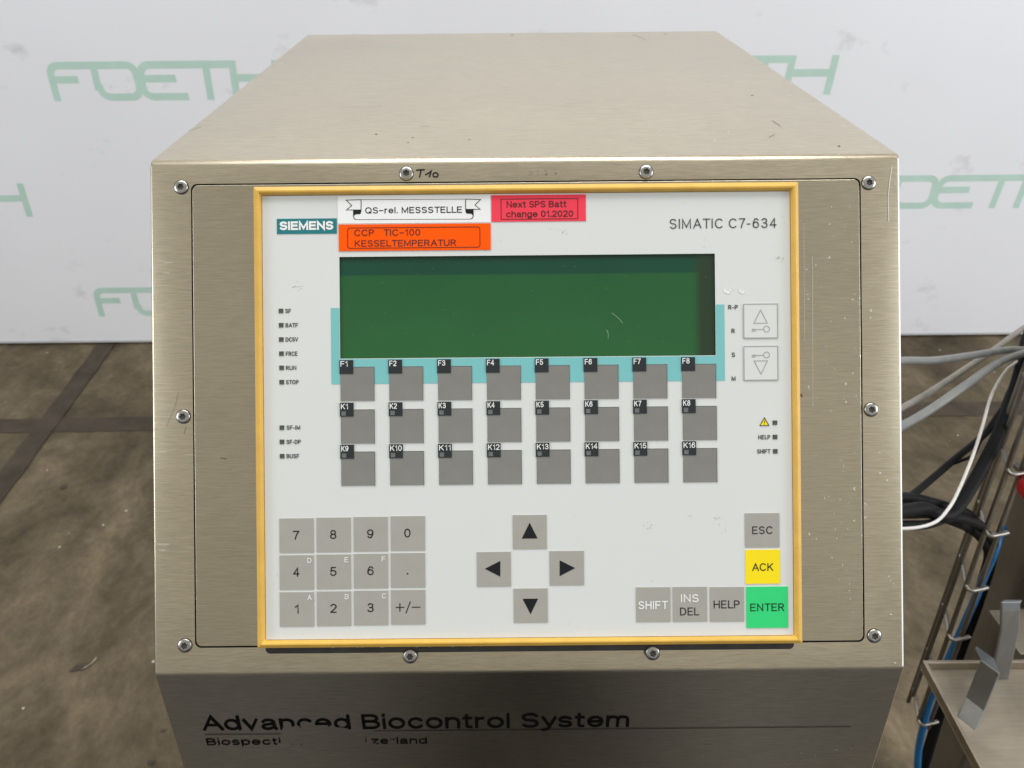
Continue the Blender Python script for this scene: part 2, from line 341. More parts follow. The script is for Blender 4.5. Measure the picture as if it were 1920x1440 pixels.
# ------------------------------------------------------------------ mesh building
# own single-stroke lettering: capitals are 1 high, centre lines only
def _E(cx, cy, rx, ry, a0, a1):
    n = max(3, int(abs(a1 - a0) / 16))
    return [(cx + rx * math.cos(math.radians(a0 + (a1 - a0) * k / n)), cy + ry * math.sin(math.radians(a0 + (a1 - a0) * k / n))) for k in range(n + 1)]
def _S(w, h, y0=0.0):
    t, u = h * 0.25, w / 2
    return [_E(u, y0 + h - t, u * .96, t, 28, 255)[:-1] + [(u, y0 + h / 2)] + _E(u, y0 + t, u, t * 1.02, 75, -152)[0:]]
_X = 0.72
GLYPH = {
 'A': (.70, [[(0, 0), (.35, 1), (.70, 0)], [(.16, .34), (.54, .34)]]),
 'B': (.58, [[(0, .53), (0, 1), (.31, 1)] + _E(.31, .765, .23, .235, 90, -90)[1:] + [(0, .53), (0, 0), (.32, 0)] + _E(.32, .265, .26, .265, -90, 90)[1:] + [(.2, .53)]]),
 'C': (.66, [_E(.36, .5, .36, .5, 42, 318)]),
 'D': (.64, [[(.25, 1), (0, 1), (0, 0), (.25, 0)] + _E(.25, .5, .39, .5, -90, 90)[1:]]),
 'E': (.53, [[(.52, 1), (0, 1), (0, 0), (.53, 0)], [(.1, .52), (.47, .52)]]),
 'F': (.50, [[(.50, 1), (0, 1), (0, 0)], [(.1, .50), (.44, .50)]]),
 'G': (.72, [_E(.37, .5, .37, .5, 42, 300) + [(.72, .12), (.72, .46), (.42, .46)]]),
 'H': (.60, [[(0, 0), (0, 1)], [(.60, 0), (.60, 1)], [(.1, .52), (.5, .52)]]),
 'I': (.0, [[(0, 0), (0, 1)]]),
 'K': (.60, [[(0, 0), (0, 1)], [(.56, 1), (.04, .40)], [(.22, .58), (.58, 0)]]),
 'L': (.48, [[(0, 1), (0, 0), (.48, 0)]]),
 'M': (.74, [[(0, 0), (0, 1), (.37, .10), (.74, 1), (.74, 0)]]),
 'N': (.60, [[(0, 0), (0, 1), (.60, 0), (.60, 1)]]),
 'O': (.74, [_E(.37, .5, .37, .5, 90, 450)]),
 'P': (.54, [[(0, 0), (0, 1), (.28, 1)] + _E(.28, .73, .26, .27, 90, -90)[1:] + [(.08, .46)]]),
 'Q': (.74, [_E(.37, .5, .37, .5, 90, 450), [(.48, .2), (.72, .0)]]),
 'R': (.58, [[(0, 0), (0, 1), (.30, 1)] + _E(.30, .745, .25, .255, 90, -90)[1:] + [(.08, .49)], [(.32, .46), (.56, 0)]]),
 'S': (.56, _S(.56, 1)),
 'T': (.60, [[(0, 1), (.60, 1)], [(.30, .95), (.30, 0)]]),
 'U': (.60, [[(0, 1), (0, .3)] + _E(.30, .3, .30, .3, 180, 360)[1:] + [(.60, 1)]]),
 'V': (.66, [[(0, 1), (.33, 0), (.66, 1)]]),
 'X': (.62, [[(0, 0), (.62, 1)], [(0, 1), (.62, 0)]]),
 '0': (.50, [_E(.25, .5, .25, .5, 90, 450)]),
 '1': (.26, [[(.02, .77), (.10, .80), (.22, .95), (.23, 1), (.23, 0)]]),
 '2': (.50, [_E(.25, .73, .25, .27, 165, -25) + [(.30, .36), (.02, .06), (0, 0), (.50, 0)]]),
 '3': (.50, [_E(.25, .755, .22, .245, 160, -80) + [(.18, .52)], [(.22, .52)] + _E(.25, .26, .25, .26, 78, -162)]),
 '4': (.54, [[(.40, 0), (.40, 1), (.0, .28), (.54, .28)]]),
 '5': (.50, [[(.45, 1), (.09, 1), (.04, .50)] + _E(.25, .31, .25, .31, 140, -155)[1:]]),
 '6': (.50, [_E(.27, .70, .22, .30, 25, 120) + _E(.32, .45, .32, .40, 150, 205)] + [_E(.25, .31, .25, .31, 90, 450)]),
 '7': (.50, [[(0, 1), (.50, 1), (.34, .66), (.22, .30), (.17, 0)]]),
 '8': (.50, [_E(.25, .765, .215, .235, 90, 450), _E(.25, .265, .25, .265, 90, 450)]),
 '9': (.50, [_E(.25, .69, .25, .31, 90, 450), _E(.18, .55, .32, .40, -25, 25)[::-1] + _E(.23, .30, .22, .30, -60, -155)]),
 '.': (.04, [[(.02, .0), (.02, .05)]]),
 '-': (.26, [[(0, .40), (.26, .40)]]),
 '\u2212': (.44, [[(0, .44), (.44, .44)]]),
 'a': (.50, [_E(.24, _X - .20, .21, .20, 160, 0) + [(.45, .08), (.50, .0)], [(.45, .42), (.17, .36)] + _E(.17, .18, .17, .18, 95, 270)[1:] + [(.30, .03), (.45, .18)]]),
 'b': (.52, [[(0, 0), (0, 1)], _E(.27, _X / 2, .25, _X / 2, 180, 540)]),
 'c': (.48, [_E(.26, _X / 2, .26, _X / 2, 40, 320)]),
 'd': (.52, [[(.52, 0), (.52, 1)], _E(.25, _X / 2, .25, _X / 2, 0, 360)]),
 'e': (.52, [[(.02, .37), (.52, .37)] + _E(.26, _X / 2, .26, _X / 2, 4, 325)[1:]]),
 'g': (.52, [[(.52, _X), (.52, -.05)] + _E(.26, -.05, .26, .22, 0, -150)[1:], _E(.25, _X / 2, .25, _X / 2, 0, 360)]),
 'h': (.46, [[(0, 0), (0, 1)], [(.02, .45)] + _E(.23, .46, .23, .26, 165, 0) + [(.46, 0)]]),
 'i': (.0, [[(0, 0), (0, _X - .04)], [(0, .99), (0, 1.03)]]),
 'l': (.0, [[(0, 0), (0, 1)]]),
 'n': (.46, [[(0, 0), (0, _X)], [(.02, .45)] + _E(.23, .46, .23, .26, 165, 0) + [(.46, 0)]]),
 'm': (.78, [[(0, 0), (0, _X)], [(.02, .48)] + _E(.20, .49, .19, .23, 165, 0) + [(.39, 0)], [(.40, .48)] + _E(.59, .49, .19, .23, 165, 0) + [(.78, 0)]]),
 'o': (.54, [_E(.27, _X / 2, .27, _X / 2, 90, 450)]),
 'p': (.52, [[(0, -.27), (0, _X)], _E(.27, _X / 2, .25, _X / 2, 180, 540)]),
 'r': (.25, [[(0, 0), (0, _X)], [(.01, .42)] + _E(.22, .44, .22, .27, 170, 90) + [(.25, _X - .01)]]),
 's': (.44, _S(.44, _X)),
 't': (.26, [[(.10, .95), (.10, .12)] + _E(.20, .12, .10, .12, 180, 270)[1:] + [(.26, .0)], [(0, _X), (.26, _X)]]),
 'v': (.48, [[(0, _X), (.24, 0), (.48, _X)]]),
 'x': (.46, [[(0, 0), (.46, _X)], [(0, _X), (.46, 0)]]),
 'y': (.48, [[(0, _X), (.25, .02)], [(.48, _X), (.22, -.14), (.14, -.26), (.0, -.27)]]),
 'z': (.44, [[(0, _X), (.44, _X), (0, 0), (.44, 0)]]),
}
def lettering(body, gap):
    """centre lines of a line of lettering, capitals 1 high, from x = 0"""
    x = 0.0; out = []
    for c in body:
        if c == ' ': x += 0.36; continue
        wd, ls = GLYPH[c]
        out += [[(x + px, py) for px, py in l] for l in ls]
        x += wd + gap * (0.75 if c in 'ATVLy7' else 1)
    return out

class MB:
    def __init__(self): self.bm = bmesh.new(); self.mats = []
    def mi(self, m):
        if m not in self.mats: self.mats.append(m)
        return self.mats.index(m)
    def face(self, pts, m, flip=False):
        vs = [self.bm.verts.new(p) for p in pts]
        if flip: vs.reverse()
        f = self.bm.faces.new(vs); f.material_index = self.mi(m); return f
    def prism(self, pts, z0, z1, m, m_side=None):
        """flat outline (x,y) counter-clockwise, raised from z0 to z1"""
        n = len(pts)
        a = sum(pts[i][0] * pts[(i + 1) % n][1] - pts[(i + 1) % n][0] * pts[i][1] for i in range(n))
        if a < 0: pts = pts[::-1]
        lo = [self.bm.verts.new((x, y, z0)) for x, y in pts]
        hi = [self.bm.verts.new((x, y, z1)) for x, y in pts]
        f = self.bm.faces.new(hi); f.material_index = self.mi(m)
        f = self.bm.faces.new(lo[::-1]); f.material_index = self.mi(m_side or m)
        for i in range(n):
            j = (i + 1) % n
            f = self.bm.faces.new((lo[i], lo[j], hi[j], hi[i])); f.material_index = self.mi(m_side or m)
    def flat(self, pts, z, m):
        n = len(pts)
        a = sum(pts[i][0] * pts[(i + 1) % n][1] - pts[(i + 1) % n][0] * pts[i][1] for i in range(n))
        if a < 0: pts = pts[::-1]
        self.face([(x, y, z) for x, y in pts], m)
    def stroke(self, pts, wd, z, m, closed=False):
        """a line of constant width, mitred"""
        P = [Vector((p[0], p[1])) for p in pts]; n = len(P); L = []; R = []
        for i in range(n):
            a = P[i - 1] if (i > 0 or closed) else None
            b = P[(i + 1) % n] if (i < n - 1 or closed) else None
            d1 = (P[i] - a).normalized() if a is not None else None
            d2 = (b - P[i]).normalized() if b is not None else None
            if d1 is None: d1 = d2
            if d2 is None: d2 = d1
            t = (d1 + d2)
            t = t.normalized() if t.length > 1e-6 else d1
            nrm = Vector((-t.y, t.x))
            s = wd / 2 / max(0.4, nrm.dot(Vector((-d1.y, d1.x))))
            L.append(P[i] + nrm * s); R.append(P[i] - nrm * s)
        for i in range(n if closed else n - 1):
            j = (i + 1) % n
            self.face([(*R[i], z), (*R[j], z), (*L[j], z), (*L[i], z)], m)
    def text(self, body, x0, x1, base, cap, z, m, weight=0.12, gap=0.24, clip=None):
        """lettering whose ink runs from x0 to x1 with capitals of height cap standing on base (face units)"""
        ls = lettering(body, gap + weight * 0.5)
        mn = min(p[0] for l in ls for p in l); mx = max(p[0] for l in ls for p in l)
        wd = weight * cap
        sxx = (x1 - x0 - wd) / max(mx - mn, 1e-6) if mx - mn > 1e-6 else 0.0
        tb = bmesh.new(); tm = MB(); tm.bm.free(); tm.bm = tb
        for k, l in enumerate(ls):
            P = [((x0 + wd / 2 + (px - mn) * sxx), base + wd / 2 + py * (cap - wd)) for px, py in l]
            if (Vector(P[0]) - Vector(P[-1])).length < 1e-7: tm.stroke(P[:-1], wd, k * 1.2e-6, m, closed=True); continue
            def ext(p, q):
                d = Vector(p) - Vector(q); d = d.normalized() * (wd * 0.5) if d.length > 1e-9 else d
                return (p[0] + d.x, p[1] + d.y)
            P[0], P[-1] = ext(P[0], P[1]), ext(P[-1], P[-2])
            tm.stroke(P, wd, k * 1.2e-6, m)
        if clip:
            for (xa, xb, yl, yr) in clip:     # rub out everything below a slanting line
                for xx in (xa, xb):
                    bmesh.ops.bisect_plane(tb, geom=tb.verts[:] + tb.edges[:] + tb.faces[:], plane_co=(xx, 0, 0), plane_no=(1, 0, 0))
                sel = [f for f in tb.faces if xa < f.calc_center_median().x < xb]
                g = set(sel)
                for f in sel: g.update(f.verts); g.update(f.edges)
                bmesh.ops.bisect_plane(tb, geom=list(g), plane_co=(xa, yl, 0), plane_no=(-(yr - yl), xb - xa, 0))
                dl = [f for f in tb.faces if xa < f.calc_center_median().x < xb and
                      f.calc_center_median().y < yl + (yr - yl) * (f.calc_center_median().x - xa) / (xb - xa)]
                bmesh.ops.delete(tb, geom=dl, context='FACES')
        k = self.mi(m); mp = {}
        for f in tb.faces:
            q = []
            for v in f.verts:
                if v not in mp: mp[v] = self.bm.verts.new((v.co.x, v.co.y, z + v.co.z))
                q.append(mp[v])
            try: nf = self.bm.faces.new(q)
            except ValueError: continue
            nf.normal_update()
            if nf.normal.z < 0: nf.normal_flip()
            nf.material_index = k
        tb.free()
    def tube(self, pts, r, m, sides=10, caps=True):
        P = [Vector(p) for p in pts]; rings = []
        up = None
        for i, p in enumerate(P):
            t = (P[min(i + 1, len(P) - 1)] - P[max(i - 1, 0)]).normalized()
            if up is None:
                up = t.orthogonal().normalized()
            up = (up - t * up.dot(t)).normalized()
            s = t.cross(up)
            rr = r[i] if isinstance(r, (list, tuple)) else r
            rings.append([self.bm.verts.new(p + (up * math.cos(a) + s * math.sin(a)) * rr)
                          for a in (2 * math.pi * k / sides for k in range(sides))])
        k = self.mi(m)
        for a, b in zip(rings, rings[1:]):
            for i in range(sides):
                j = (i + 1) % sides
                f = self.bm.faces.new((a[i], a[j], b[j], b[i])); f.material_index = k; f.smooth = True
        if caps:
            for rg in (rings[0][::-1], rings[-1]):
                f = self.bm.faces.new(rg); f.material_index = k
    def box(self, a, b, m):
        (x0, y0, z0), (x1, y1, z1) = a, b
        self.prism([(x0, y0), (x1, y0), (x1, y1), (x0, y1)], z0, z1, m)
    def build(self, name, parent=None, mw=None, bevel=0.0, smooth=None, segs=2, recalc=False):
        if recalc: bmesh.ops.recalc_face_normals(self.bm, faces=self.bm.faces[:])
        me = bpy.data.meshes.new(name)
        self.bm.to_mesh(me); self.bm.free()
        for m in self.mats: me.materials.append(m)
        if smooth is not None:
            for p in me.polygons: p.use_smooth = True
            me.set_sharp_from_angle(angle=math.radians(smooth))
        o = bpy.data.objects.new(name, me)
        SC.collection.objects.link(o)
        if parent: o.parent = parent
        if mw is not None: o.matrix_local = mw
        if bevel:
            bv = o.modifiers.new('edge', 'BEVEL'); bv.width = bevel; bv.segments = segs; bv.limit_method = 'ANGLE'
            bv.angle_limit = math.radians(40)
        return o

def tag(o, label=None, cat=None, group=None, kind=None):
    if label: o['label'] = label
    if cat: o['category'] = cat
    if group: o['group'] = group
    if kind: o['kind'] = kind
    return o
def empty(name, loc):
    o = bpy.data.objects.new(name, None); SC.collection.objects.link(o); o.location = loc
    o.empty_display_size = 0.05
    return o
def catmull(pts, n=10):
    P = [Vector(p) for p in pts]; P = [P[0] * 2 - P[1]] + P + [P[-1] * 2 - P[-2]]
    out = []
    for i in range(1, len(P) - 2):
        for k in range(n):
            t = k / n
            out.append(0.5 * ((2 * P[i]) + (P[i + 1] - P[i - 1]) * t + (2 * P[i - 1] - 5 * P[i] + 4 * P[i + 1] - P[i + 2]) * t * t
                              + (3 * P[i] - P[i - 1] - 3 * P[i + 1] + P[i + 2]) * t ** 3))
    out.append(P[-2]); return out
def rrect(x0, y0, x1, y1, r, n=6):
    out = []
    for cx, cy, a0 in ((x1 - r, y1 - r, 0), (x0 + r, y1 - r, 90), (x0 + r, y0 + r, 180), (x1 - r, y0 + r, 270)):
        for k in range(n + 1):
            a = math.radians(a0 + 90 * k / n); out.append((cx + r * math.cos(a), cy + r * math.sin(a)))
    return out
def prect(x0, y0, x1, y1):    # photo-pixel box, squared up on the face
    cx, cy = pp((x0 + x1) / 2, (y0 + y1) / 2); hw, hh = (x1 - x0) / 2 * K, (y1 - y0) / 2 * K
    return cx - hw, cy - hh, cx + hw, cy + hh

# ------------------------------------------------------------------ floor
fl = MB(); fl.face([(-9, -0.45, 0), (9, -0.45, 0), (9, 9, 0), (-9, 9, 0)], M['floor'])
floor = tag(fl.build('floor'), kind='structure')
def strip(c0, c1, wd, ext0, ext1, z, name):
    p, q = on_z(*c0, 0), on_z(*c1, 0); d = (q - p).normalized(); nrm = Vector((-d.y, d.x, 0))
    p = p - d * ext0; q = q + d * ext1
    n = 60; L = []; R = []
    for i in range(n + 1):
        b = p.lerp(q, i / n)
        L.append(b + nrm * (wd / 2 + random.uniform(-.0022, .0022))); R.append(b - nrm * (wd / 2 + random.uniform(-.0022, .0022)))
    mb = MB()
    for i in range(n):
        mb.face([(R[i].x, R[i].y, z), (R[i + 1].x, R[i + 1].y, z), (L[i + 1].x, L[i + 1].y, z), (L[i].x, L[i].y, z)], M['joint'])
    o = mb.build(name, parent=floor); return o
strip((0, 799.5), (280, 794.5), 0.078, 2.5, 6.0, 0.002, 'floor_joint')
strip((195, 653), (0, 917), 0.068, 0.2, 1.2, 0.004, 'floor_joint')
# broken chip in the concrete
ch = MB(); cc = on_z(152, 1250, 0)
def blob(cx, cy, rx, ry, n=14, jit=0.25):
    return [(cx + rx * math.cos(a) * (1 + random.uniform(-jit, jit)), cy + ry * math.sin(a) * (1 + random.uniform(-jit, jit)))
            for a in (2 * math.pi * k / n for k in range(n))]
ch.flat([(cc.x + a * .011, cc.y + b * .011) for a, b in ((-1.9, -1.3), (-1.2, -.2), (-.9, .5), (.2, .75), (1.6, .8), (2.0, .5), (1.2, -.2), (.9, -1.1), (.1, -.9), (-.8, -1.2))], 0.003, M['chip'])
ch.flat([(cc.x + a * .011, cc.y + b * .011) for a, b in ((1.9, .75), (1.5, .2), (1.0, -.3), (.75, -.9), (1.15, -.6), (1.7, .1), (2.1, .5), (2.5, 1.5), (2.3, 2.2), (2.0, 1.4))], 0.0035, M['chip_pale'])
for (a, b, rx, ry) in ((306, 1370, .0055, .0035), (284, 1431, .006, .0045), (118, 915, .010, .008)):
    p = on_z(a, b, 0); ch.flat(blob(p.x, p.y, rx, ry), 0.003, M['chip'])
ch.build('floor_chip', parent=floor)

# ------------------------------------------------------------------ white backdrop with its printed lettering
bn = empty('backdrop_banner', (0, WALL_Y, 0))
mb = MB()
mb.box((-4.2, 0, 0.012), (4.2, 0.02, 3.4), M['banner'])
sheet = mb.build('sheet', parent=bn)
hm = MB(); hm.box((-4.2, -0.0012, 0.016), (4.2, -0.0002, 0.020), M['hem']); hm.build('hem', parent=bn)
def arc(cx, cy, r, a0, a1, n=5):
    return [(cx + r * math.cos(math.radians(a0 + (a1 - a0) * k / n)), cy + r * math.sin(math.radians(a0 + (a1 - a0) * k / n))) for k in range(n + 1)]
def logo(x0, zb, h, sheet):
    g = MB(); wd = 0.19 * h; lay = [0]
    def S(pts, closed=False):
        lay[0] += 1
        q = [((x * h + 0.05 * y * h), y * h) for x, y in pts]
        P = [(x, y) for x, y in q]
        t = MB(); t.stroke(P, wd, 0, M['logo'], closed)
        for f in t.bm.faces:
            vs = [(x0 + v.co.x, -0.00015 - 0.00004 * lay[0], zb + v.co.y) for v in f.verts]
            g.face(vs, M['logo'])
        t.bm.free()
    c = 0.093; T = 1 - c
    S([(0.10, 0)] + arc(0.32, T - 0.22, 0.22, 180, 90) + [(2.15, T)])                       # F stem and top bar
    S([(0.10, 0.55), (0.80, 0.55)])
    S([(1.28, T)] + [(1.28, 0.35)] + arc(1.58, c + 0.25, 0.25, 180, 270) + [(2.15, c)] + arc(2.15, c + 0.25, 0.25, 270, 360)[1:] + arc(2.15, T - 0.22, 0.22, 0, 90))   # O
    S([(3.68, c)] + [(2.85, c)] + arc(2.75, c + 0.27, 0.27, 270, 180) + arc(2.75, T - 0.25, 0.25, 180, 90) + [(4.98, T)])   # E and T bar
    S([(2.48, 0.56), (3.42, 0.56)])
    S([(4.27, T), (4.27, 0)])
    S([(4.98, 1), (4.98, 0.0)])
    S([(4.98, 0.56), (6.12, 0.56)])
    S([(6.12, 1), (6.12, 0.0)])
    g.build('lettering', parent=bn, recalc=False)
def zrow(py): return on_y(400, py, WALL_Y).z
LH = 0.116
for (xs, zz) in (((-1.437, 0.291), on_y(300, 188, WALL_Y).z), ((-2.356, -0.60, 1.152), on_y(1750, 391, WALL_Y).z), ((-1.525, 0.19), on_y(200, 593, WALL_Y).z)):
    for x in xs: logo(x, zz, LH, sheet)
tag(bn, 'white backdrop sheet printed with pale green repeated lettering, hanging behind the steel cabinet', 'backdrop')

# ------------------------------------------------------------------ the steel control cabinet
P0 = CAM + AF * ZF                                   # middle of the control face
cab = empty('control_cabinet', (P0.x + 0.005, 0.52, 0))
tag(cab, 'brushed steel control cabinet with sloping keypad front framed in yellow', 'control cabinet')
R0 = cab.location
PANEL = Matrix.Translation(P0 - R0) @ Matrix((AX, AU, -AF)).transposed().to_4x4()
# side profile in (y, z) world, going round
def pt(down, depth):      # metres below the axis on the face, metres behind the face
    q = CAM + AF * (ZF + depth) - AU * down; return (q.y, q.z)
top_f = pt((291 - 720) * K + 0.0012, 0); fold = pt(540 * K, 0)
top_b = (top_f[0] + 0.348, top_f[1])
low = pt(540 * K + 0.0565 * 1.6, 0.0290 * 1.6)
xl = (uv(285, 800)[0]) * K; xr = (uv(1692, 800)[0]) * K
def fillet(a, b, c, r, n=5):
    a, b, c = Vector(a), Vector(b), Vector(c); d1 = (a - b).normalized(); d2 = (c - b).normalized()
    ang = d1.angle(d2); L = r / math.tan(ang / 2)
    p, q = b + d1 * L, b + d2 * L; ctr = b + (d1 + d2).normalized() * (r / math.sin(ang / 2))
    out = []
    a0 = math.atan2(p.y - ctr.y, p.x - ctr.x); a1 = math.atan2(q.y - ctr.y, q.x - ctr.x)
    d = (a1 - a0 + math.pi) % (2 * math.pi) - math.pi
    return [(ctr.x + r * math.cos(a0 + d * k / n), ctr.y + r * math.sin(a0 + d * k / n)) for k in range(n + 1)]
base_f = (low[0], 0.02); base_b = (top_b[0], 0.02)
prof = fillet(top_b, top_f, fold, 0.0046) + fillet(top_f, fold, low, 0.006) + fillet(fold, low, base_f, 0.006) + [base_f, base_b] + fillet(base_b, top_b, top_f, 0.003)
bm = bmesh.new()
n = len(prof)
sk = lambda y: -0.0045 * max(0.0, y - top_f[0]) / 0.348      # the body stands turned by well under a degree
left = [bm.verts.new((xl + sk(y) * 1.15 - R0.x, y - R0.y, z)) for y, z in prof]
right = [bm.verts.new((xr + sk(y) * .65 - R0.x, y - R0.y, z)) for y, z in prof]
capL = bm.faces.new(left); capR = bm.faces.new(right[::-1])
for i in range(n):
    j = (i + 1) % n
    bm.faces.new((left[i], right[i], right[j], left[j]))
bmesh.ops.recalc_face_normals(bm, faces=bm.faces[:])
edges = list(capL.edges) + list(capR.edges)
bmesh.ops.bevel(bm, geom=edges, offset=0.0011, segments=3, profile=0.5, affect='EDGES')
bm.faces.ensure_lookup_table()
front = max((f for f in bm.faces if f.normal.dot(-AF) > 0.999), key=lambda f: f.calc_area())
bound = list(front.edges)
bmesh.ops.delete(bm, geom=[front], context='FACES_ONLY')
c0 = pp(358.5, 343.5); c1 = pp(1622.5, 1202)
tl = pp(358.5, 343.5); bl_ = pp(365, 1217); tr_ = pp(1612.5, 335); br_ = pp(1622.6, 1201.5)
hx0 = (tl[0] + bl_[0]) / 2; hx1 = (tr_[0] + br_[0]) / 2; hy1 = (tl[1] + tr_[1]) / 2; hy0 = (bl_[1] + br_[1]) / 2
hole = rrect(hx0, hy0, hx1, hy1, 0.0028)
hv = [bm.verts.new(PANEL @ Vector((x, y, 0))) for x, y in hole]
hb = [bm.verts.new(PANEL @ Vector((x, y, -0.003))) for x, y in hole]
he = [bm.edges.new((hv[i], hv[(i + 1) % len(hv)])) for i in range(len(hv))]
bmesh.ops.triangle_fill(bm, use_beauty=True, edges=bound + he)
dark = []
for i in range(len(hv)):
    j = (i + 1) % len(hv); dark.append(bm.faces.new((hv[i], hv[j], hb[j], hb[i])))
dark.append(bm.faces.new(hb))
for f in dark: f.material_index = 1
for f in bm.faces:
    f.normal_update()
    if f not in dark and f.normal.dot(-AF) < -0.99 and (f.calc_center_median() - (P0 - R0)).dot(AF) < 0.001 and f.calc_center_median().z > 1.0: f.normal_flip()
def join_into(o, mb, mx):
    """put the faces of mb into object o's own mesh"""
    me = o.data; base = []
    for m in mb.mats:
        if m.name not in [q.name for q in me.materials]: me.materials.append(m)
        base.append([q.name for q in me.materials].index(m.name))
    mb.bm.transform(mx)
    for f in mb.bm.faces: f.material_index = base[f.material_index]
    tmp = bpy.data.meshes.new('tmp'); mb.bm.to_mesh(tmp); mb.bm.free()
    b = bmesh.new(); b.from_mesh(me); b.from_mesh(tmp); b.to_mesh(me); b.free(); bpy.data.meshes.remove(tmp)
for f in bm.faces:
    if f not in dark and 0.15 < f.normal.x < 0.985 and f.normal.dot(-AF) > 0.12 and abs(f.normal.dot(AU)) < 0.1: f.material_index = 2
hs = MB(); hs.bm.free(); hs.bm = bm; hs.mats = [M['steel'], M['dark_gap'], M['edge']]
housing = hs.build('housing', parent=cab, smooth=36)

# printing on the lower front
u_dir = Vector((0, low[0] - fold[0], low[1] - fold[1])).normalized()
n_low = AX.cross(-u_dir).normalized()
if n_low.dot(AF) > 0: n_low = -n_low
O_low = Vector((0, fold[0], fold[1]))
LOWER = Matrix.Translation(O_low - R0) @ Matrix((AX, -u_dir, n_low)).transposed().to_4x4()
LOWI = (Matrix.Translation(R0) @ LOWER).inverted()
def lp(px, py):
    r = ray(px, py); t = (O_low - CAM).dot(n_low) / r.dot(n_low); q = LOWI @ (CAM + r * t); return q.x, q.y
pr = MB()
a, b = lp(382, 1371), lp(1179, 1360.5); base = (a[1] + b[1]) / 2
capL_ = lp(400, 1344)[1] - lp(400, 1371)[1]
pr.text('Advanced Biocontrol System', a[0], b[0], base, capL_, 0.00025, M['title_ink'], weight=0.145, gap=0.15,
        clip=[(lp(528, 1361)[0], lp(562, 1361)[0], lp(528, 1364)[1], lp(562, 1360)[1]), (lp(563, 1361)[0], lp(652, 1361)[0], lp(562, 1356)[1] , lp(652, 1365)[1])])
g0, g1 = lp(384, 1377), lp(528, 1376)
pr.stroke([g0, (g1[0], g0[1])], 0.00032, 0.00025, M['title_ink'])
g0, g1 = lp(702, 1374.5), lp(1597, 1357.5); gy = (g0[1] + g1[1]) / 2
pr.stroke([(g0[0], gy), (g1[0], gy)], 0.00032, 0.00025, M['title_ink'])
a, b = lp(389, 1397), lp(527, 1396); cp2 = lp(400, 1384.5)[1] - lp(400, 1397)[1]
pr.text('Biospecti', a[0], b[0], a[1], cp2, 0.00025, M['title_ink'], weight=0.14, gap=0.17, clip=[(lp(515, 1390)[0], lp(530, 1390)[0], lp(515, 1397)[1], lp(530, 1390)[1])])
a, b = lp(697, 1395), lp(801, 1394)
pr.text('zerland', a[0], b[0], b[1] , cp2, 0.00025, M['title_ink'], weight=0.14, gap=0.17, clip=[(lp(696, 1390)[0], lp(713, 1390)[0], lp(696, 1392)[1], lp(713, 1396)[1]), (lp(727, 1390)[0], lp(737, 1390)[0], lp(727, 1387)[1], lp(737, 1386)[1])])
for (x, y, s) in ((686, 1384.5, 1.2), (686, 1389, 1.6), (548, 1395, 0.9), (565, 1395.5, 1.0)):
    q = lp(x, y); pr.flat(blob(q[0], q[1], s * K, s * 1.6 * K, 7), 0.00025, M['title_ink'])
pr.build('printed_title', parent=cab, mw=LOWER)

# handwriting beside one of the screws
hw = MB()
for line in ([(960, 352), (1060, 342), (1160, 340)], [(1072, 350), (1055, 440), (1040, 515)], [(1165, 455), (1240, 420), (1305, 368), (1285, 430), (1258, 508)]):
    hw.stroke([pp(700 + x / 12, 290 + y / 12) for x, y in line], 2.7 * K, 0.0002, M['ink'])
hw.stroke([pp(700 + (1400 + 58 * math.cos(t)) / 12, 290 + (455 + 48 * math.sin(t)) / 12) for t in (2 * math.pi * k / 18 for k in range(18))], 2.6 * K, 0.0002, M['ink'], closed=True)
hw.build('handwritten_mark', parent=cab, mw=PANEL)

# scratches on the bare steel
scr = MB()
def scratch(mb, pts, wd, z, m): mb.stroke([pp(*p) for p in pts], wd * K, z, m)
M['bright'] = mat('bright_scratch', (0.72, 0.70, 0.66), 0.5)
M['rub'] = mat('rubbed_residue', (0.20, 0.17, 0.12), 0.6, noise=0.2)
M['dull'] = mat('dark_scratch_and_shade', (0.07, 0.06, 0.05), 0.6)
for s in ([(1672, 312), (1668, 340), (1665, 370), (1666, 415)], ):
    scratch(scr, s, 1.6, 0.0002, M['bright'])
for y in (328, 343, 346, 420, 428, 470):
    scratch(scr, [(1676 + random.uniform(-3, 2), y), (1688, y + 0.5)], 0.9, 0.0002, M['bright'])
for y in (640, 706, 811, 848, 940, 1030, 1088, 1094, 1150, 1241):
    x = random.uniform(1660, 1690); scratch(scr, [(x, y), (x + random.uniform(2, 4), y + random.uniform(-2, 3))], 1.6, 0.0002, M['bright'])
for k in range(16):                                # remains of a rubbed-off sticker
    scr.flat(blob(*pp(random.uniform(985, 1062), random.uniform(320, 330)), random.uniform(.6, 2.2) * K, random.uniform(.4, .9) * K, 7, .4), 0.0002 + k * 1e-6, M['rub'])
for y in (493, 512, 847, 1020, 1031): 
    x = random.uniform(285, 310); scratch(scr, [(x, y), (x + random.uniform(10, 26), y + 0.1)], 0.8, 0.0002, M['bright'])
scratch(scr, [(335, 735), (327, 765), (312, 800)], 0.35, 0.0002, M['dull'])
scratch(scr, [(349, 800), (345, 814)], 0.5, 0.0002, M['dull'])
join_into(housing, scr, PANEL)
tp = MB(); tz = top_f[1]                           # dirt specks and short rub marks on the lid
def on_top(px, py): q = on_z(px, py, tz); return q.x, q.y
for (x, y, r) in ((960, 66, .0016), (1410, 179, .0011), (705, 252, .0010), (1188, 66, .0012), (1248, 64, .0012), (658, 330, .0008), (774, 258, .0007), (1573, 274, .0009), (880, 262, .0007), (765, 268, .0007)):
    if y < 288: tp.flat(blob(*on_top(x, y), r * .7, r * .9, 8, .35), tz + 0.0001, M['dull'])
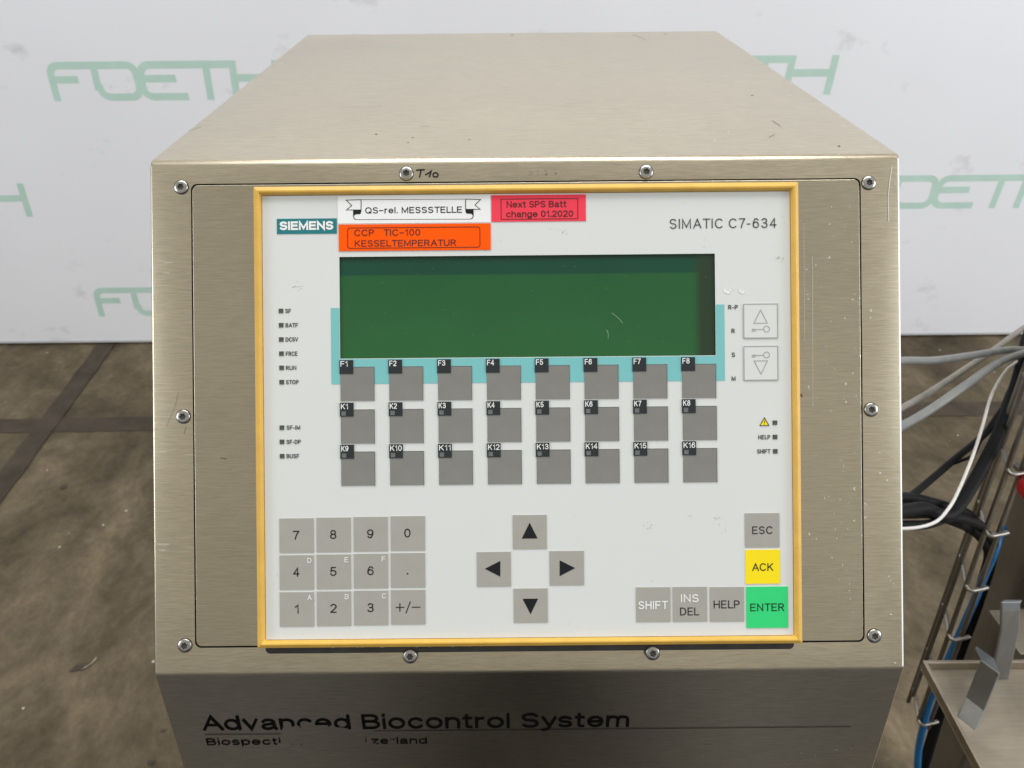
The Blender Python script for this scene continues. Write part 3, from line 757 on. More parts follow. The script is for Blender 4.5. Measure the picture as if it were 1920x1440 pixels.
for a_, b_, w_ in (((790, 238), (806, 236), .0007), ((1442, 258), (1452, 252), .0006), ((1448, 226), (1464, 237), .0006), ((1190, 66), (1212, 76), .0008), ((352, 246), (378, 238), .0006), ((1060, 195), (1120, 192), .0004), ((640, 202), (720, 199), .0004)):
    tp.stroke([on_top(*a_), on_top(*b_)], w_ * .6, tz + 0.00012, M['rub'])
join_into(housing, tp, Matrix.Translation(-R0))

# cover plate
pl = MB()
gap = 2.6 * K
pl.prism(rrect(hx0 + gap, hy0 + gap, hx1 - gap, hy1 - gap, 0.0024), -0.0024, -0.0001, M['plate'])
plate = pl.build('cover_plate', parent=cab, mw=PANEL, bevel=0.00015)
ps = MB()
for s in ([(1412 + 90, 738), (1503, 743)], [(1501, 741), (1505, 744)]): scratch(ps, s, 2.0, 0.0001, M['dull'])
for k in range(46):
    x = random.triangular(1500, 1612, 1600); y = random.uniform(360, 1150)
    scratch(ps, [(x, y), (x + random.uniform(-2.5, 2.5), y + random.uniform(-3.5, 3.5))], random.uniform(.7, 1.3), 0.0001, M['bright'])
for s in ([(1497, 640), (1496, 800), (1497, 1000)], [(1507, 420), (1508, 640)], [(1523, 480), (1524, 760)]): scratch(ps, s, .6, 0.0001, M['bright'])
for (x, y) in ((480, 506), (414, 859), (420, 860)): scratch(ps, [(x, y), (x + 5, y + .6)], 1.4, 0.0001, M['dull'])
join_into(plate, ps, Matrix.Identity(4))

# screws
def screw_mesh():
    b = MB(); N = 24; mm = 0.001
    rings = []
    for r, z in ((3.02, 0.0), (3.0, 0.30), (2.92, 0.48), (2.75, 0.60), (2.1, 0.78), (1.55, 0.84)):
        rings.append([b.bm.verts.new((r * mm * math.cos(2 * math.pi * k / N), r * mm * math.sin(2 * math.pi * k / N), z * mm)) for k in range(N)])
    for r, z in ((1.40, 0.82), (1.25, -0.55)):
        rings.append([b.bm.verts.new((r * (1 + .16 * math.cos(6 * 2 * math.pi * k / N)) * mm * math.cos(2 * math.pi * k / N),
                                      r * (1 + .16 * math.cos(6 * 2 * math.pi * k / N)) * mm * math.sin(2 * math.pi * k / N), z * mm)) for k in range(N)])
    mi = b.mi(M['screw'])
    for p, q in zip(rings, rings[1:]):
        for i in range(N):
            j = (i + 1) % N; f = b.bm.faces.new((p[i], p[j], q[j], q[i])); f.material_index = mi
    c = b.bm.verts.new((0, 0, -0.75 * mm))
    for i in range(N):
        f = b.bm.faces.new((rings[-1][i], rings[-1][(i + 1) % N], c)); f.material_index = mi
    N2 = 28                                        # dark disc painting the shade round the head
    o_ = [(3.28 * mm * math.cos(2 * math.pi * k / N2), 3.28 * mm * math.sin(2 * math.pi * k / N2)) for k in range(N2)]
    b.flat(o_, 0.00012, M['dull'])
    return b
s0 = None
for (x, y) in ((340, 351), (762, 325.5), (1211.5, 322.5), (1628.5, 343), (344, 781), (1633, 768), (347, 1210), (770, 1228), (1222.5, 1222), (1639, 1192)):
    q = pp(x, y); Z = 0.0016 if y in (1228, 1222) else 0.0
    mw = PANEL @ Matrix.Translation((q[0], q[1], 0.0001 + Z)) @ Matrix.Rotation(random.uniform(0, 6), 4, 'Z')
    if s0 is None: s0 = screw_mesh().build('screw', parent=cab, mw=mw, smooth=35)
    else:
        c = s0.copy(); SC.collection.objects.link(c); c.parent = cab; c.matrix_local = mw

# ------------------------------------------------------------------ operator panel set in the plate
ZP = 0.0038                                        # the foil stands this far proud of the steel
bi = [pp(496.8, 370.3), pp(1474.3, 363.8), pp(1482.7, 1183.3), pp(503.6, 1196.4)]
bo = [pp(481, 353), pp(1489, 346), pp(1500, 1198), pp(487.5, 1212.5)]
ix0, ix1 = (bi[0][0] + bi[3][0]) / 2, (bi[1][0] + bi[2][0]) / 2; iy1, iy0 = (bi[0][1] + bi[1][1]) / 2, (bi[2][1] + bi[3][1]) / 2
ox0, ox1 = (bo[0][0] + bo[3][0]) / 2, (bo[1][0] + bo[2][0]) / 2; oy1, oy0 = (bo[0][1] + bo[1][1]) / 2, (bo[2][1] + bo[3][1]) / 2
s_tl, s_br = pp(640.2, 484.6), pp(1337, 667.3); s_tr, s_bl = pp(1336.7, 478), pp(641.2, 672.6)
sx0, sx1 = (s_tl[0] + s_bl[0]) / 2, (s_br[0] + s_tr[0]) / 2; sy1, sy0 = (s_tl[1] + s_tr[1]) / 2, (s_bl[1] + s_br[1]) / 2
op = MB()
f_ = M['face']; e_ = 0.0003
# foil as four strips round the display window
for (a, b, c, d) in ((ix0, iy0, ix1, sy0), (ix0, sy1, ix1, iy1), (ix0, sy0, sx0, sy1), (sx1, sy0, ix1, sy1)):
    op.flat([(a, b), (c, b), (c, d), (a, d)], ZP, f_)
for (p, q) in (((ix0, iy0), (ix1, iy0)), ((ix1, iy0), (ix1, iy1)), ((ix1, iy1), (ix0, iy1)), ((ix0, iy1), (ix0, iy0))):
    op.face([(*p, 0.0005), (*q, 0.0005), (*q, ZP), (*p, ZP)], f_)
Z1 = ZP + 0.00012
# cyan field hugging the display
cl, cr_ = pp(624.8, 650)[0], pp(1354.2, 645)[0]; cyt = pp(625, 579.2)[1] / 2 + pp(1354, 572.4)[1] / 2; cyb = pp(625.2, 720.5)[1] / 2 + pp(1354.6, 713.8)[1] / 2
wl = 1.0 * K
for (a, b, c, d) in ((cl, cyb, sx0 - wl, cyt), (sx1 + wl, cyb, cr_, cyt), (sx0 - wl, cyb, sx1 + wl, sy0 - wl)):
    op.flat([(a, b), (c, b), (c, d), (a, d)], Z1, M['cyan'])
Z2 = ZP + 0.0002
def ptext(mb, body, x0, x1, ybase_mid, cap, z, m, **kw):
    """ink from photo x0 to x1; ybase_mid is the photo y of the baseline half-way along; cap in photo pixels"""
    cx, cy = pp((x0 + x1) / 2, ybase_mid); h = (x1 - x0) / 2 * K
    mb.text(body, cx - h, cx + h, cy, cap * K, z, m, **kw)
ptext(op, 'SIMATIC C7-634', 1252.7, 1450, 431.3, 18.2, Z2, M['ink_soft'], weight=0.10, gap=0.27)
for t, y, x1 in (('SF', 584.6, 550.4), ('BATF', 611, 563.4), ('DC5V', 637.4, 563.6), ('FRCE', 663.7, 562.2), ('RUN', 690, 560.3), ('STOP', 716.5, 564.6)):
    ptext(op, t, 540 + (y - 584) * .0095, x1, y + 4, 8, Z2, M['ink_soft'], weight=0.165)
for t, y, x1 in (('SF-IM', 800.7, 567.5), ('SF-DP', 827.2, 568.5), ('BUSF', 853.6, 565.6)):
    ptext(op, t, 542.2, x1, y + 4, 8, Z2, M['ink_soft'], weight=0.165)
for t, x0, x1, y in (('R-P', 1360.8, 1378.7, 581.8), ('R', 1366.8, 1372.8, 625.6), ('S', 1367.3, 1373.4, 669.8), ('M', 1367, 1374.4, 714)):
    ptext(op, t, x0, x1, y, 8.3, Z2, M['ink_soft'], weight=0.17)
ptext(op, 'HELP', 1416.6, 1438.6, 822.4, 8, Z2, M['ink_soft'], weight=0.165)
ptext(op, 'SHIFT', 1414.4, 1439, 848.8, 8, Z2, M['ink_soft'], weight=0.165)
tri = [pp(1419.6, 797.2), pp(1436, 797.0), pp(1427.8, 782.5)]
op.flat(tri, Z1, M['key_yellow']); op.stroke(tri, 1.3 * K, Z2, M['ink'], closed=True)
op.stroke([pp(1427.8, 787), pp(1427.9, 792.8)], 1.2 * K, Z2, M['ink']); op.flat(blob(*pp(1427.9, 794.7), .8 * K, .8 * K, 8, 0), Z2, M['ink'])
# rubbed-off white label and grey scuffs
for (x, y, rx, ry) in ((1355, 548, 2.6, 3.8), (1360, 550, 4.0, 2.4), (1364, 546, 2.0, 1.4), (1371, 542, 1.8, 1.3), (1382, 547, 1.8, 4.0), (1387, 550, 4.6, 2.2), (1396, 552, 1.2, .9)):
    op.flat(blob(*pp(x, y), rx * K, ry * K, 11, .45), Z2, M['scuff_white'])
for k in range(60):
    gx, gy, sd = random.choice(((1212, 986, 7), (1216, 985, 4), (1345, 975, 9), (1350, 993, 4), (1057, 438, 5), (1038, 432, 9), (1457, 488, 5), (564, 540, 5), (1290, 965, 4), (1342, 968, 5)))
    op.flat(blob(*pp(random.gauss(gx, sd), random.gauss(gy, sd * .6)), random.uniform(.4, 1.5) * K, random.uniform(.3, .8) * K, 8, .4), ZP + 0.0001 + k * 1e-6, M['scuff_grey'])
for k in range(26):
    op.flat(blob(*pp(random.uniform(510, 1470), random.choice((random.uniform(375, 470), random.uniform(920, 1180)))), random.uniform(.4, .9) * K, random.uniform(.4, .8) * K, 7, .3), ZP + 0.0001, M['scuff_grey'])
panel = op.build('operator_panel', parent=cab, mw=PANEL)
tag(panel, 'pale grey operator panel with green display and rows of grey keys')

# gasket peeping out under the yellow frame
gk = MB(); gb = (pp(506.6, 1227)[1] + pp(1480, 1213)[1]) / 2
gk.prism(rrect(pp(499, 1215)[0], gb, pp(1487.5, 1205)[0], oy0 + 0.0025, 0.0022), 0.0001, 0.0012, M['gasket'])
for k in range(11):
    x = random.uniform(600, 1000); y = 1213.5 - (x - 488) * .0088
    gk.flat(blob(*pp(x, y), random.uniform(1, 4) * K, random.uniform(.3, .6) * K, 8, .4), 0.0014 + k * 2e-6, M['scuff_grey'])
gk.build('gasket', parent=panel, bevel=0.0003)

# yellow frame: five-sided section, mitred corners
fr = MB()
ring = []
for t, z in ((0.0, 0.0004), (0.0, 0.0034), (0.12, 0.0050), (0.55, 0.0062), (0.78, 0.0062), (1.0, 0.0042), (1.0, 0.0005)):
    x0, x1, y0, y1 = ox0 + (ix0 - ox0) * t, ox1 + (ix1 - ox1) * t, oy0 + (iy0 - oy0) * t, oy1 + (iy1 - oy1) * t
    g = 0.0002 if t == 1.0 else 0
    ring.append([fr.bm.verts.new((x, y, z)) for x, y in ((x0 - g, y0 - g), (x1 + g, y0 - g), (x1 + g, y1 + g), (x0 - g, y1 + g))])
mi = fr.mi(M['bezel'])
for a, b in zip(ring, ring[1:]):
    for i in range(4):
        j = (i + 1) % 4; f = fr.bm.faces.new((a[i], a[j], b[j], b[i])); f.material_index = mi
fr.build('bezel', parent=panel, bevel=0.0005, segs=2)

# display
ds = MB(); zd = ZP - 0.0007
ay1 = sy1 - 34 * K; ax1 = sx1 - 38 * K
def display_material():
    m = bpy.data.materials.new('green_display'); m.use_nodes = True
    t = m.node_tree; L = t.links; N = t.nodes.new; b_ = t.nodes['Principled BSDF']
    b_.inputs['Roughness'].default_value = 0.5; b_.inputs['Specular IOR Level'].default_value = 0.1; b_.inputs['Coat Weight'].default_value = 0.45; b_.inputs['Coat Roughness'].default_value = 0.10
    c = N('ShaderNodeTexCoord'); sp = N('ShaderNodeSeparateXYZ'); L.new(c.outputs['Object'], sp.inputs[0])
    def sm(src, a, b2):
        q = N('ShaderNodeMapRange'); q.interpolation_type = 'SMOOTHSTEP'
        q.inputs[1].default_value = a; q.inputs[2].default_value = b2; L.new(src, q.inputs[0]); return q.outputs[0]
    def mix(f, A, B):
        x = N('ShaderNodeMix'); x.data_type = 'RGBA'; L.new(f, x.inputs['Factor'])
        for k_, v_ in (('A', A), ('B', B)):
            if isinstance(v_, tuple): x.inputs[k_].default_value = v_
            else: L.new(v_, x.inputs[k_])
        return x.outputs['Result']
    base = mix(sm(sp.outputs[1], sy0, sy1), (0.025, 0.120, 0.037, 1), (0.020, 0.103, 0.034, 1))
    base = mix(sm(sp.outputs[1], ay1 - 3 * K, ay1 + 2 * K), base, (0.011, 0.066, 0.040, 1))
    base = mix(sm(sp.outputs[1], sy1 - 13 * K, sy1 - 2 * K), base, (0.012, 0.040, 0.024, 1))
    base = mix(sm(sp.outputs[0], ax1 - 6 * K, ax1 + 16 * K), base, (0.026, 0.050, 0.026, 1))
    n = N('ShaderNodeTexNoise'); n.inputs['Scale'].default_value = 30; n.inputs['Detail'].default_value = 4
    L.new(c.outputs['Object'], n.inputs['Vector'])
    q = N('ShaderNodeMapRange'); q.inputs[1].default_value = .3; q.inputs[2].default_value = .7; q.inputs[3].default_value = .95; q.inputs[4].default_value = 1.05
    L.new(n.outputs[0], q.inputs[0])
    v = N('ShaderNodeVectorMath'); v.operation = 'SCALE'; L.new(base, v.inputs[0]); L.new(q.outputs[0], v.inputs['Scale'])
    L.new(v.outputs[0], b_.inputs['Base Color'])
    return m
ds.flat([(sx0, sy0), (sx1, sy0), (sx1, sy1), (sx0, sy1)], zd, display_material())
for (p, q) in (((sx0, sy0), (sx1, sy0)), ((sx1, sy0), (sx1, sy1)), ((sx1, sy1), (sx0, sy1)), ((sx0, sy1), (sx0, sy0))):
    ds.face([(*q, zd), (*p, zd), (*p, ZP - .00005), (*q, ZP - .00005)], M['lcd_wall'])
for s in ([(1145, 588), (1151, 592), (1158, 598), (1166, 607)], [(1135, 620), (1139, 623)], [(1136, 621), (1139, 627), (1138.5, 636)]):
    ds.stroke([pp(*p) for p in s], 1.2 * K, zd + 0.0001, M['scratch'])
for k in range(22):
    ds.flat(blob(*pp(random.uniform(650, 1325), random.uniform(490, 660)), .8 * K, .5 * K, 6, .3), zd + 0.0001, M['scratch'])
ds.build('display', parent=panel)

# keys -------------------------------------------------------------------
def key(x0, y0, x1, y1, m, drawn, label=None, name='key'):
    b = MB(); cx, cy = pp((x0 + x1) / 2, (y0 + y1) / 2); hw_, hh = (x1 - x0) / 2 * K, (y1 - y0) / 2 * K
    b.prism([(cx - hw_, cy - hh), (cx + hw_, cy - hh), (cx + hw_, cy + hh), (cx - hw_, cy + hh)], ZP + 0.00002, ZP + 0.00030, m)
    drawn(b)
    for v in b.bm.verts: v.co.x -= cx; v.co.y -= cy; v.co.z -= ZP
    o = b.build(name, parent=panel, mw=Matrix.Translation((cx, cy, ZP)))
    if label: o['label'] = label
    return o
ZK = ZP + 0.00042
def fkey(cx, cy, text, led, yoff):
    def d(b):
        x0, y0 = cx - 33, cy - 44.3
        b_ = prect(x0, y0, x0 + 25.4, y0 + 25.6)
        b.prism([(b_[0], b_[1]), (b_[2], b_[1]), (b_[2], b_[3]), (b_[0], b_[3])], ZP + .00003, ZP + .00052, M['tag'])
        wdt = {1: 0, 2: 13.2, 3: 21.5}[len(text)]
        ptext(b, text, x0 + 2.0, x0 + 2.0 + wdt, y0 + 12.0, 10.2, ZP + .00062, M['white'], weight=0.145, gap=0.2)
        if led:
            r = prect(x0 + 3.2, y0 + 15.8, x0 + 11.4, y0 + 23.8)
            b.flat([(r[0], r[1]), (r[2], r[1]), (r[2], r[3]), (r[0], r[3])], ZP + .00062, M['tag_led'])
        r = prect(cx - 32, cy - 32, cx + 32, cy + 32)   # pale lip round the insert
        b.stroke([(r[0], r[3]), (r[0], r[1]), (r[2], r[1]), (r[2], r[3])], 1.2 * K, ZP + .00001, M['white'])
        b.stroke([(r[0] + .7 * K, r[3] - .7 * K), (r[2] - .7 * K, r[3] - .7 * K), (r[2] - .7 * K, r[1])], 1.1 * K, ZP + .00034, M['tag_led'])
    key(cx - 31.5, cy - 31.5, cx + 31.5, cy + 31.5, M['key_dark'], d, label='dark grey key with black corner tag reading ' + text)
for i in range(8):
    t = i / 7
    fkey(673.5 + 633 * t, 720 - 5.5 * t, 'F%d' % (i + 1), False, 0)
    fkey(674.2 + 633.6 * t, 799 - 6.5 * t, 'K%d' % (i + 1), True, 0)
    fkey(675 + 633.6 * t, 877 - 6.5 * t, 'K%d' % (i + 9), True, 0)

pad = [['7', '8', '9', '0'], ['4', '5', '6', '.'], ['1', '2', '3', '+/\u2212']]
sup = {'4': 'D', '5': 'E', '6': 'F', '1': 'A', '2': 'B', '3': 'C'}
for r in range(3):
    for c in range(4):
        x0 = 529.2 + 68.7 * c + 0.3 * r; y0 = 969 - 1.35 * c + 68.4 * r; s = 63.6; tx = pad[r][c]
        def d(b, tx=tx, x0=x0, y0=y0):
            if tx == '.': b.flat(blob(*pp(x0 + 31, y0 + 38), 1.6 * K, 1.6 * K, 10, 0), ZK, M['ink'])
            elif tx.startswith('+'):
                X, Y = x0 + 31.5, y0 + 32
                b.stroke([pp(X - 23, Y), pp(X - 7, Y - .2)], 1.7 * K, ZK, M['ink']); b.stroke([pp(X - 15, Y - 8), pp(X - 15, Y + 8)], 1.7 * K, ZK + 2e-5, M['ink'])
                b.stroke([pp(X - 4, Y + 11), pp(X + 4.5, Y - 11)], 1.7 * K, ZK, M['ink']); b.stroke([pp(X + 7, Y - .3), pp(X + 23, Y - .5)], 1.7 * K, ZK, M['ink'])
            else:
                wd = 7 if tx == '1' else 11.5; xc = x0 + 31 + (0.5 if tx == '1' else 0)
                ptext(b, tx, xc - wd / 2, xc + wd / 2, y0 + 39.3, 16.5, ZK, M['ink'], weight=0.125)
            if tx in sup: ptext(b, sup[tx], x0 + 51.6, x0 + 59.2 - (1 if sup[tx] in 'EF' else 0), y0 + 14, 9.3, ZK, M['white'], weight=0.15)
        key(x0, y0, x0 + s, y0 + s, M['key_grey'], d, label='grey key marked ' + (tx if tx != '.' else 'with a dot'))
def tri_key(x0, y0, x1, y1, pts, nm):
    key(x0, y0, x1, y1, M['key_grey'], lambda b: b.flat([pp(*p) for p in pts], ZK, M['ink']), label='grey key with black arrowhead pointing ' + nm)
tri_key(961.6, 962.7, 1024.4, 1025.5, [(992.6, 977), (1007.5, 1006), (978, 1006.3)], 'up')
tri_key(895, 1031.3, 958, 1095.2, [(909.8, 1062.2), (938.3, 1047.6), (938.3, 1076.8)], 'left')
tri_key(1029.8, 1029.5, 1093.4, 1092.7, [(1048.3, 1046.6), (1048.3, 1075.8), (1077, 1060.8)], 'right')
tri_key(963.3, 1099, 1026.2, 1162, [(979.6, 1117.8), (1008.3, 1117.5), (994.4, 1146.4)], 'down')
def word_key(x0, y0, x1, y1, m, words, label):
    def d(b):
        for (t, a, c, base, cap, ink) in words: ptext(b, t, a, c, base, cap, ZK, M[ink], weight=0.15 if ink == 'white' else 0.125, gap=0.22)
    key(x0, y0, x1, y1, m, d, label=label)
word_key(1391.7, 959.4, 1455.6, 1022.3, M['key_grey'], [('ESC', 1405, 1442.3, 997.8, 14.2, 'ink')], 'grey key reading ESC')
word_key(1392.8, 1027.3, 1457, 1090, M['key_yellow'], [('ACK', 1405, 1443.7, 1066.1, 14.2, 'ink')], 'bright yellow key reading ACK')
word_key(1394.2, 1095.6, 1471.5, 1171.8, M['key_green'], [('ENTER', 1401.5, 1464, 1140.6, 14.2, 'ink')], 'larger green key reading ENTER')
word_key(1326.7, 1096.3, 1390, 1160, M['key_grey'], [('HELP', 1333.6, 1381.6, 1135.4, 14.6, 'ink')], 'grey key reading HELP')
word_key(1258, 1096, 1321.6, 1160, M['key_grey'], [('INS', 1273, 1305.7, 1124, 14.6, 'white'), ('DEL', 1271.4, 1306.8, 1148.5, 14.6, 'ink')], 'grey key reading INS above DEL')
word_key(1190, 1096.7, 1253.7, 1160.6, M['key_grey'], [('SHIFT', 1194.5, 1249, 1136.8, 14.8, 'white')], 'grey key reading SHIFT in white')
def C2(x, y): return (980 + x / 3.692, 340 + y / 3.692)
def mode_key(box, t3, ringc, lab):
    def d(b):
        r = prect(*C2(box[0], box[1]), *C2(box[2], box[3])); z = ZP + .0004
        b.stroke([(r[0], r[1]), (r[2], r[1]), (r[2], r[3]), (r[0], r[3])], 1.5 * K, z, M['ink_line'], closed=True)
        b.stroke([pp(*C2(*p)) for p in t3], 1.3 * K, z, M['ink_line'], closed=True)
        cx, cy = ringc
        b.stroke([pp(*C2(cx + 20 * math.cos(q), cy + 20 * math.sin(q))) for q in (2 * math.pi * k / 20 for k in range(20))], 1.3 * K, z, M['ink_line'], closed=True)
        b.stroke([pp(*C2(cx - 98, cy + 4)), pp(*C2(cx - 20, cy + 2))], 1.3 * K, z + 2e-5, M['ink_line'])
        for dx in (-96, -80): b.stroke([pp(*C2(cx + dx, cy - 4)), pp(*C2(cx + dx + 1, cy + 14))], 1.1 * K, z + 4e-5, M['ink_line'])
        b.stroke([pp(*C2(cx - 102, cy + 14)), pp(*C2(cx - 78, cy + 14))], 1.0 * K, z + 6e-5, M['ink_line'])
    x0, y0 = C2(box[0], box[1]); x1, y1 = C2(box[2], box[3])
    key(x0, y0, x1, y1, M['face'], d, label=lab)
mode_key((1511, 856, 1742, 1087), [(1626, 896), (1580, 988), (1672, 986)], (1667, 1027), 'pale key outlined in grey, triangle above a key symbol')
mode_key((1513, 1145, 1744, 1375), [(1582, 1245), (1673, 1244), (1629, 1335)], (1667, 1204), 'pale key outlined in grey, key symbol above a triangle')

# little unlit lamps
ledm = None
for (x, y) in [(531.8 + (y - 584) * .0105, y) for y in (584.6, 611, 637.4, 663.7, 690, 716.5)] + [(533.5, 800.9), (533.7, 827.2), (534, 853.7), (1447.3, 791.7), (1447.6, 818.2), (1448, 844.7)]:
    q = pp(x, y)
    if ledm is None:
        b = MB(); b.prism([(-4.2 * K, -4.2 * K), (4.2 * K, -4.2 * K), (4.2 * K, 4.2 * K), (-4.2 * K, 4.2 * K)], 0.00002, 0.00025, M['led'])
        ledm = b.build('indicator_light', parent=panel); o = ledm
    else:
        o = ledm.copy(); SC.collection.objects.link(o); o.parent = panel
    o.matrix_local = Matrix.Translation((q[0], q[1], ZP))

# maker's plate and the three stickers
npb = MB(); r = prect(524.2, 413.4, 635.2, 441.6)
npb.prism([(r[0], r[1]), (r[2], r[1]), (r[2], r[3]), (r[0], r[3])], ZP + .00002, ZP + .0002, M['teal'])
ptext(npb, 'SIEMENS', 529.8, 629, 434.6, 16.2, ZP + .0003, M['white'], weight=0.235, gap=0.16)
tag(npb.build('nameplate', parent=panel), 'teal nameplate with bold white lettering')
def sticker(x0, y0, x1, y1, m, draw, label, lift):
    b = MB(); r = prect(x0, y0, x1, y1)
    b.prism([(r[0], r[1]), (r[2], r[1]), (r[2], r[3]), (r[0], r[3])], ZP + .00002 + lift, ZP + .00025 + lift, m)
    draw(b, ZP + .00034 + lift); tag(b.build('sticker', parent=panel), label)
def C1(x, y): return (480 + x / 3.692, 340 + y / 3.692)
def st_white(b, z):
    ptext(b, 'QS\u2212rel. MESSSTELLE', 688, 867.3, 403.4, 11.6, z, M['ink'], weight=0.15, gap=0.2)
    def ln(pts, wd=1.2, dz=0, closed=False): b.stroke([pp(*C1(*p)) for p in pts], wd * K, z + dz, M['ink'], closed)
    ln([(738, 142), (1457, 138)], .8)
    for s, x0 in ((1, 738), (-1, 1457)):
        yb = 0 if s > 0 else -4
        X = lambda v: x0 + s * v
        ln([(X(0), 142 + yb), (X(-100), 145 + yb), (X(-62), 182 + yb), (X(-98), 212 + yb), (X(-50), 212 + yb), (X(0), 212 + yb)], 1.2, 2e-5)
        ln([(X(0), 142 + yb), (X(3), 165 + yb), (X(1), 225 + yb)], 1.3, 4e-5)
        b.flat([pp(*C1(*p)) for p in ((X(-50), 214 + yb), (X(2), 214 + yb), (X(1), 236 + yb), (X(-10), 242 + yb), (X(-36), 242 + yb), (X(-50), 256 + yb))], z, M['ink'])
        ln([(X(-50), 214 + yb), (X(-50), 258 + yb), (X(-45), 272 + yb), (X(-32), 278 + yb)], 1.2, 6e-5)
    ln([(706, 278), (1489, 275)], .8)
sticker(637, 371, 920, 421.6, M['paper_white'], st_white, 'white sticker with ribbon scroll drawing', 0.0)
def st_orange(b, z):
    r = prect(655.5, 430, 900.6, 467.6)
    b.stroke(rrect(r[0], r[1], r[2], r[3], 4.5 * K, 4), 1.3 * K, z, M['ink_maroon'], closed=True)
    ptext(b, 'CCP', 668, 704.3, 445.9, 12.2, z, M['ink_maroon'], weight=0.14, gap=0.2)
    ptext(b, 'TIC\u2212100', 722.5, 790, 445.4, 12.2, z, M['ink_maroon'], weight=0.14, gap=0.2)
    ptext(b, 'KESSELTEMPERATUR', 668.8, 856, 464.8, 11.8, z, M['ink_maroon'], weight=0.14, gap=0.2)
sticker(639, 423.6, 920.5, 472.6, M['paper_orange'], st_orange, 'orange sticker with two lines of dark lettering', 0.0001)
def st_red(b, z):
    r = prect(939.8, 376.9, 1081.8, 414.2)
    b.stroke([(r[0], r[1]), (r[2], r[1]), (r[2], r[3]), (r[0], r[3])], 1.3 * K, z, M['ink_maroon'], closed=True)
    ptext(b, 'Next SPS Batt', 950, 1060.7, 392.8, 12, z, M['ink_maroon'], weight=0.16, gap=0.17)
    ptext(b, 'change 01.2020', 949.3, 1073.3, 410.6, 12, z, M['ink_maroon'], weight=0.16, gap=0.17)
sticker(922, 369.4, 1096.8, 418.6, M['paper_red'], st_red, 'red sticker with two lines of dark lettering', 0.0)

# ------------------------------------------------------------------ equipment to the right
BZ = on_y(1730, 1238, 0.546).z
bx = on_y(1730, 1238, 0.546).x
st = empty('equipment_stand', (bx + 0.15, 0.56, 0))
tag(st, 'grey steel equipment stand with a shallow tray, to the right of the cabinet', 'stand')
S0 = st.location
def rel(p): return Vector(p) - S0
cl0 = on_y(1890, 960, 0.70); cl1 = on_y(1797, 1230, 0.70); clx = lambda z: cl1.x + (cl0.x - cl1.x) * (z - cl1.z) / (cl0.z - cl1.z)
co = MB()
for (z0, z1) in ((0.0, 1.5),):
    pts = [(clx(z0), z0), (clx(z0) + 0.34, z0), (clx(z1) + 0.30, z1), (clx(z1), z1)]
    q = [[co.bm.verts.new(rel((x, y, z))) for x, z in pts] for y in (0.625, 0.70)]
    mi = co.mi(M['stand'])
    for f in ((q[0][0], q[0][1], q[0][2], q[0][3]), tuple(q[1][::-1]), *[(q[0][(i + 1) % 4], q[0][i], q[1][i], q[1][(i + 1) % 4]) for i in range(4)]):
        co.bm.faces.new(f).material_index = mi
co.build('column', parent=st, bevel=0.003, recalc=True)
tr_ = MB(); x1 = bx + 0.34; y0 = 0.16; y1 = 0.546; rh = 0.011; tw = 0.004
tr_.box(tuple(rel((bx, y0, BZ - rh - 0.002))), tuple(rel((x1, y1, BZ - rh))), M['tray'])
tray = tr_.build('tray', parent=st, bevel=0.0006)
for nm, a, b in (('rim', (bx, y0, BZ - rh), (bx + tw, y1 - tw, BZ)), ('rim', (bx, y1 - tw, BZ - rh), (x1, y1, BZ)), ('rim', (x1 - tw, y0, BZ - rh), (x1, y1 - tw, BZ)), ('rim', (bx + tw, y0, BZ - rh), (x1 - tw, y0 + tw, BZ))):
    q = MB(); q.box(tuple(rel(a)), tuple(rel(b)), M['tray']); q.build(nm, parent=tray, bevel=0.0006)
# bent flat bars standing in the tray
def ribbon(pts, wvec, th, m, name, parent):
    b = MB(); n = len(pts); P = [rel(p) for p in pts]; W = Vector(wvec)
    rows = []
    for i, p in enumerate(P):
        t = (P[min(i + 1, n - 1)] - P[max(i - 1, 0)]).normalized(); nn = t.cross(W).normalized() * th
        rows.append([b.bm.verts.new(p), b.bm.verts.new(p + W), b.bm.verts.new(p + W + nn), b.bm.verts.new(p + nn)])
    mi = b.mi(m)
    for r_, s_ in zip(rows, rows[1:]):
        for i in range(4):
            j = (i + 1) % 4; b.bm.faces.new((r_[i], r_[j], s_[j], s_[i])).material_index = mi
    b.bm.faces.new(rows[0]).material_index = mi; b.bm.faces.new(rows[-1][::-1]).material_index = mi
    return b.build(name, parent=parent, bevel=0.001, recalc=True)
def C6(x, y): return (1660 + x / 3, 960 + y / 3)
tf = BZ - rh
fa = on_z(*C6(598, 942), tf)
ribbon([fa, on_y(*C6(652, 672), fa.y + 0.004), on_y(*C6(655, 560), fa.y + 0.004), on_y(*C6(656, 505), fa.y + 0.008), on_y(*C6(664, 493), fa.y + 0.014)], (0.019, 0, 0), 0.004, M['bar'], 'flat_bar', st)
fb = on_z(*C6(402, 1150), tf)
ribbon([fb, on_y(*C6(452, 1040), fb.y + 0.012), on_y(*C6(536, 830), fb.y + 0.02), on_y(*C6(512, 752), fb.y + 0.05)], (0.0105, -0.0165, 0), 0.004, M['bar'], 'flat_bar', st)
# ledge behind the bars
lz = on_y(*C6(582, 552), 0.622).z
g = [on_z(*C6(582, 552), lz), on_z(*C6(900, 540), lz), on_z(*C6(960, 800), lz), on_z(*C6(762, 800), lz)]
lg = MB(); lg.prism([(rel(p).x, rel(p).y) for p in g], lz - 0.003, lz, M['tray']); lg.build('ledge', parent=st, bevel=0.0005)
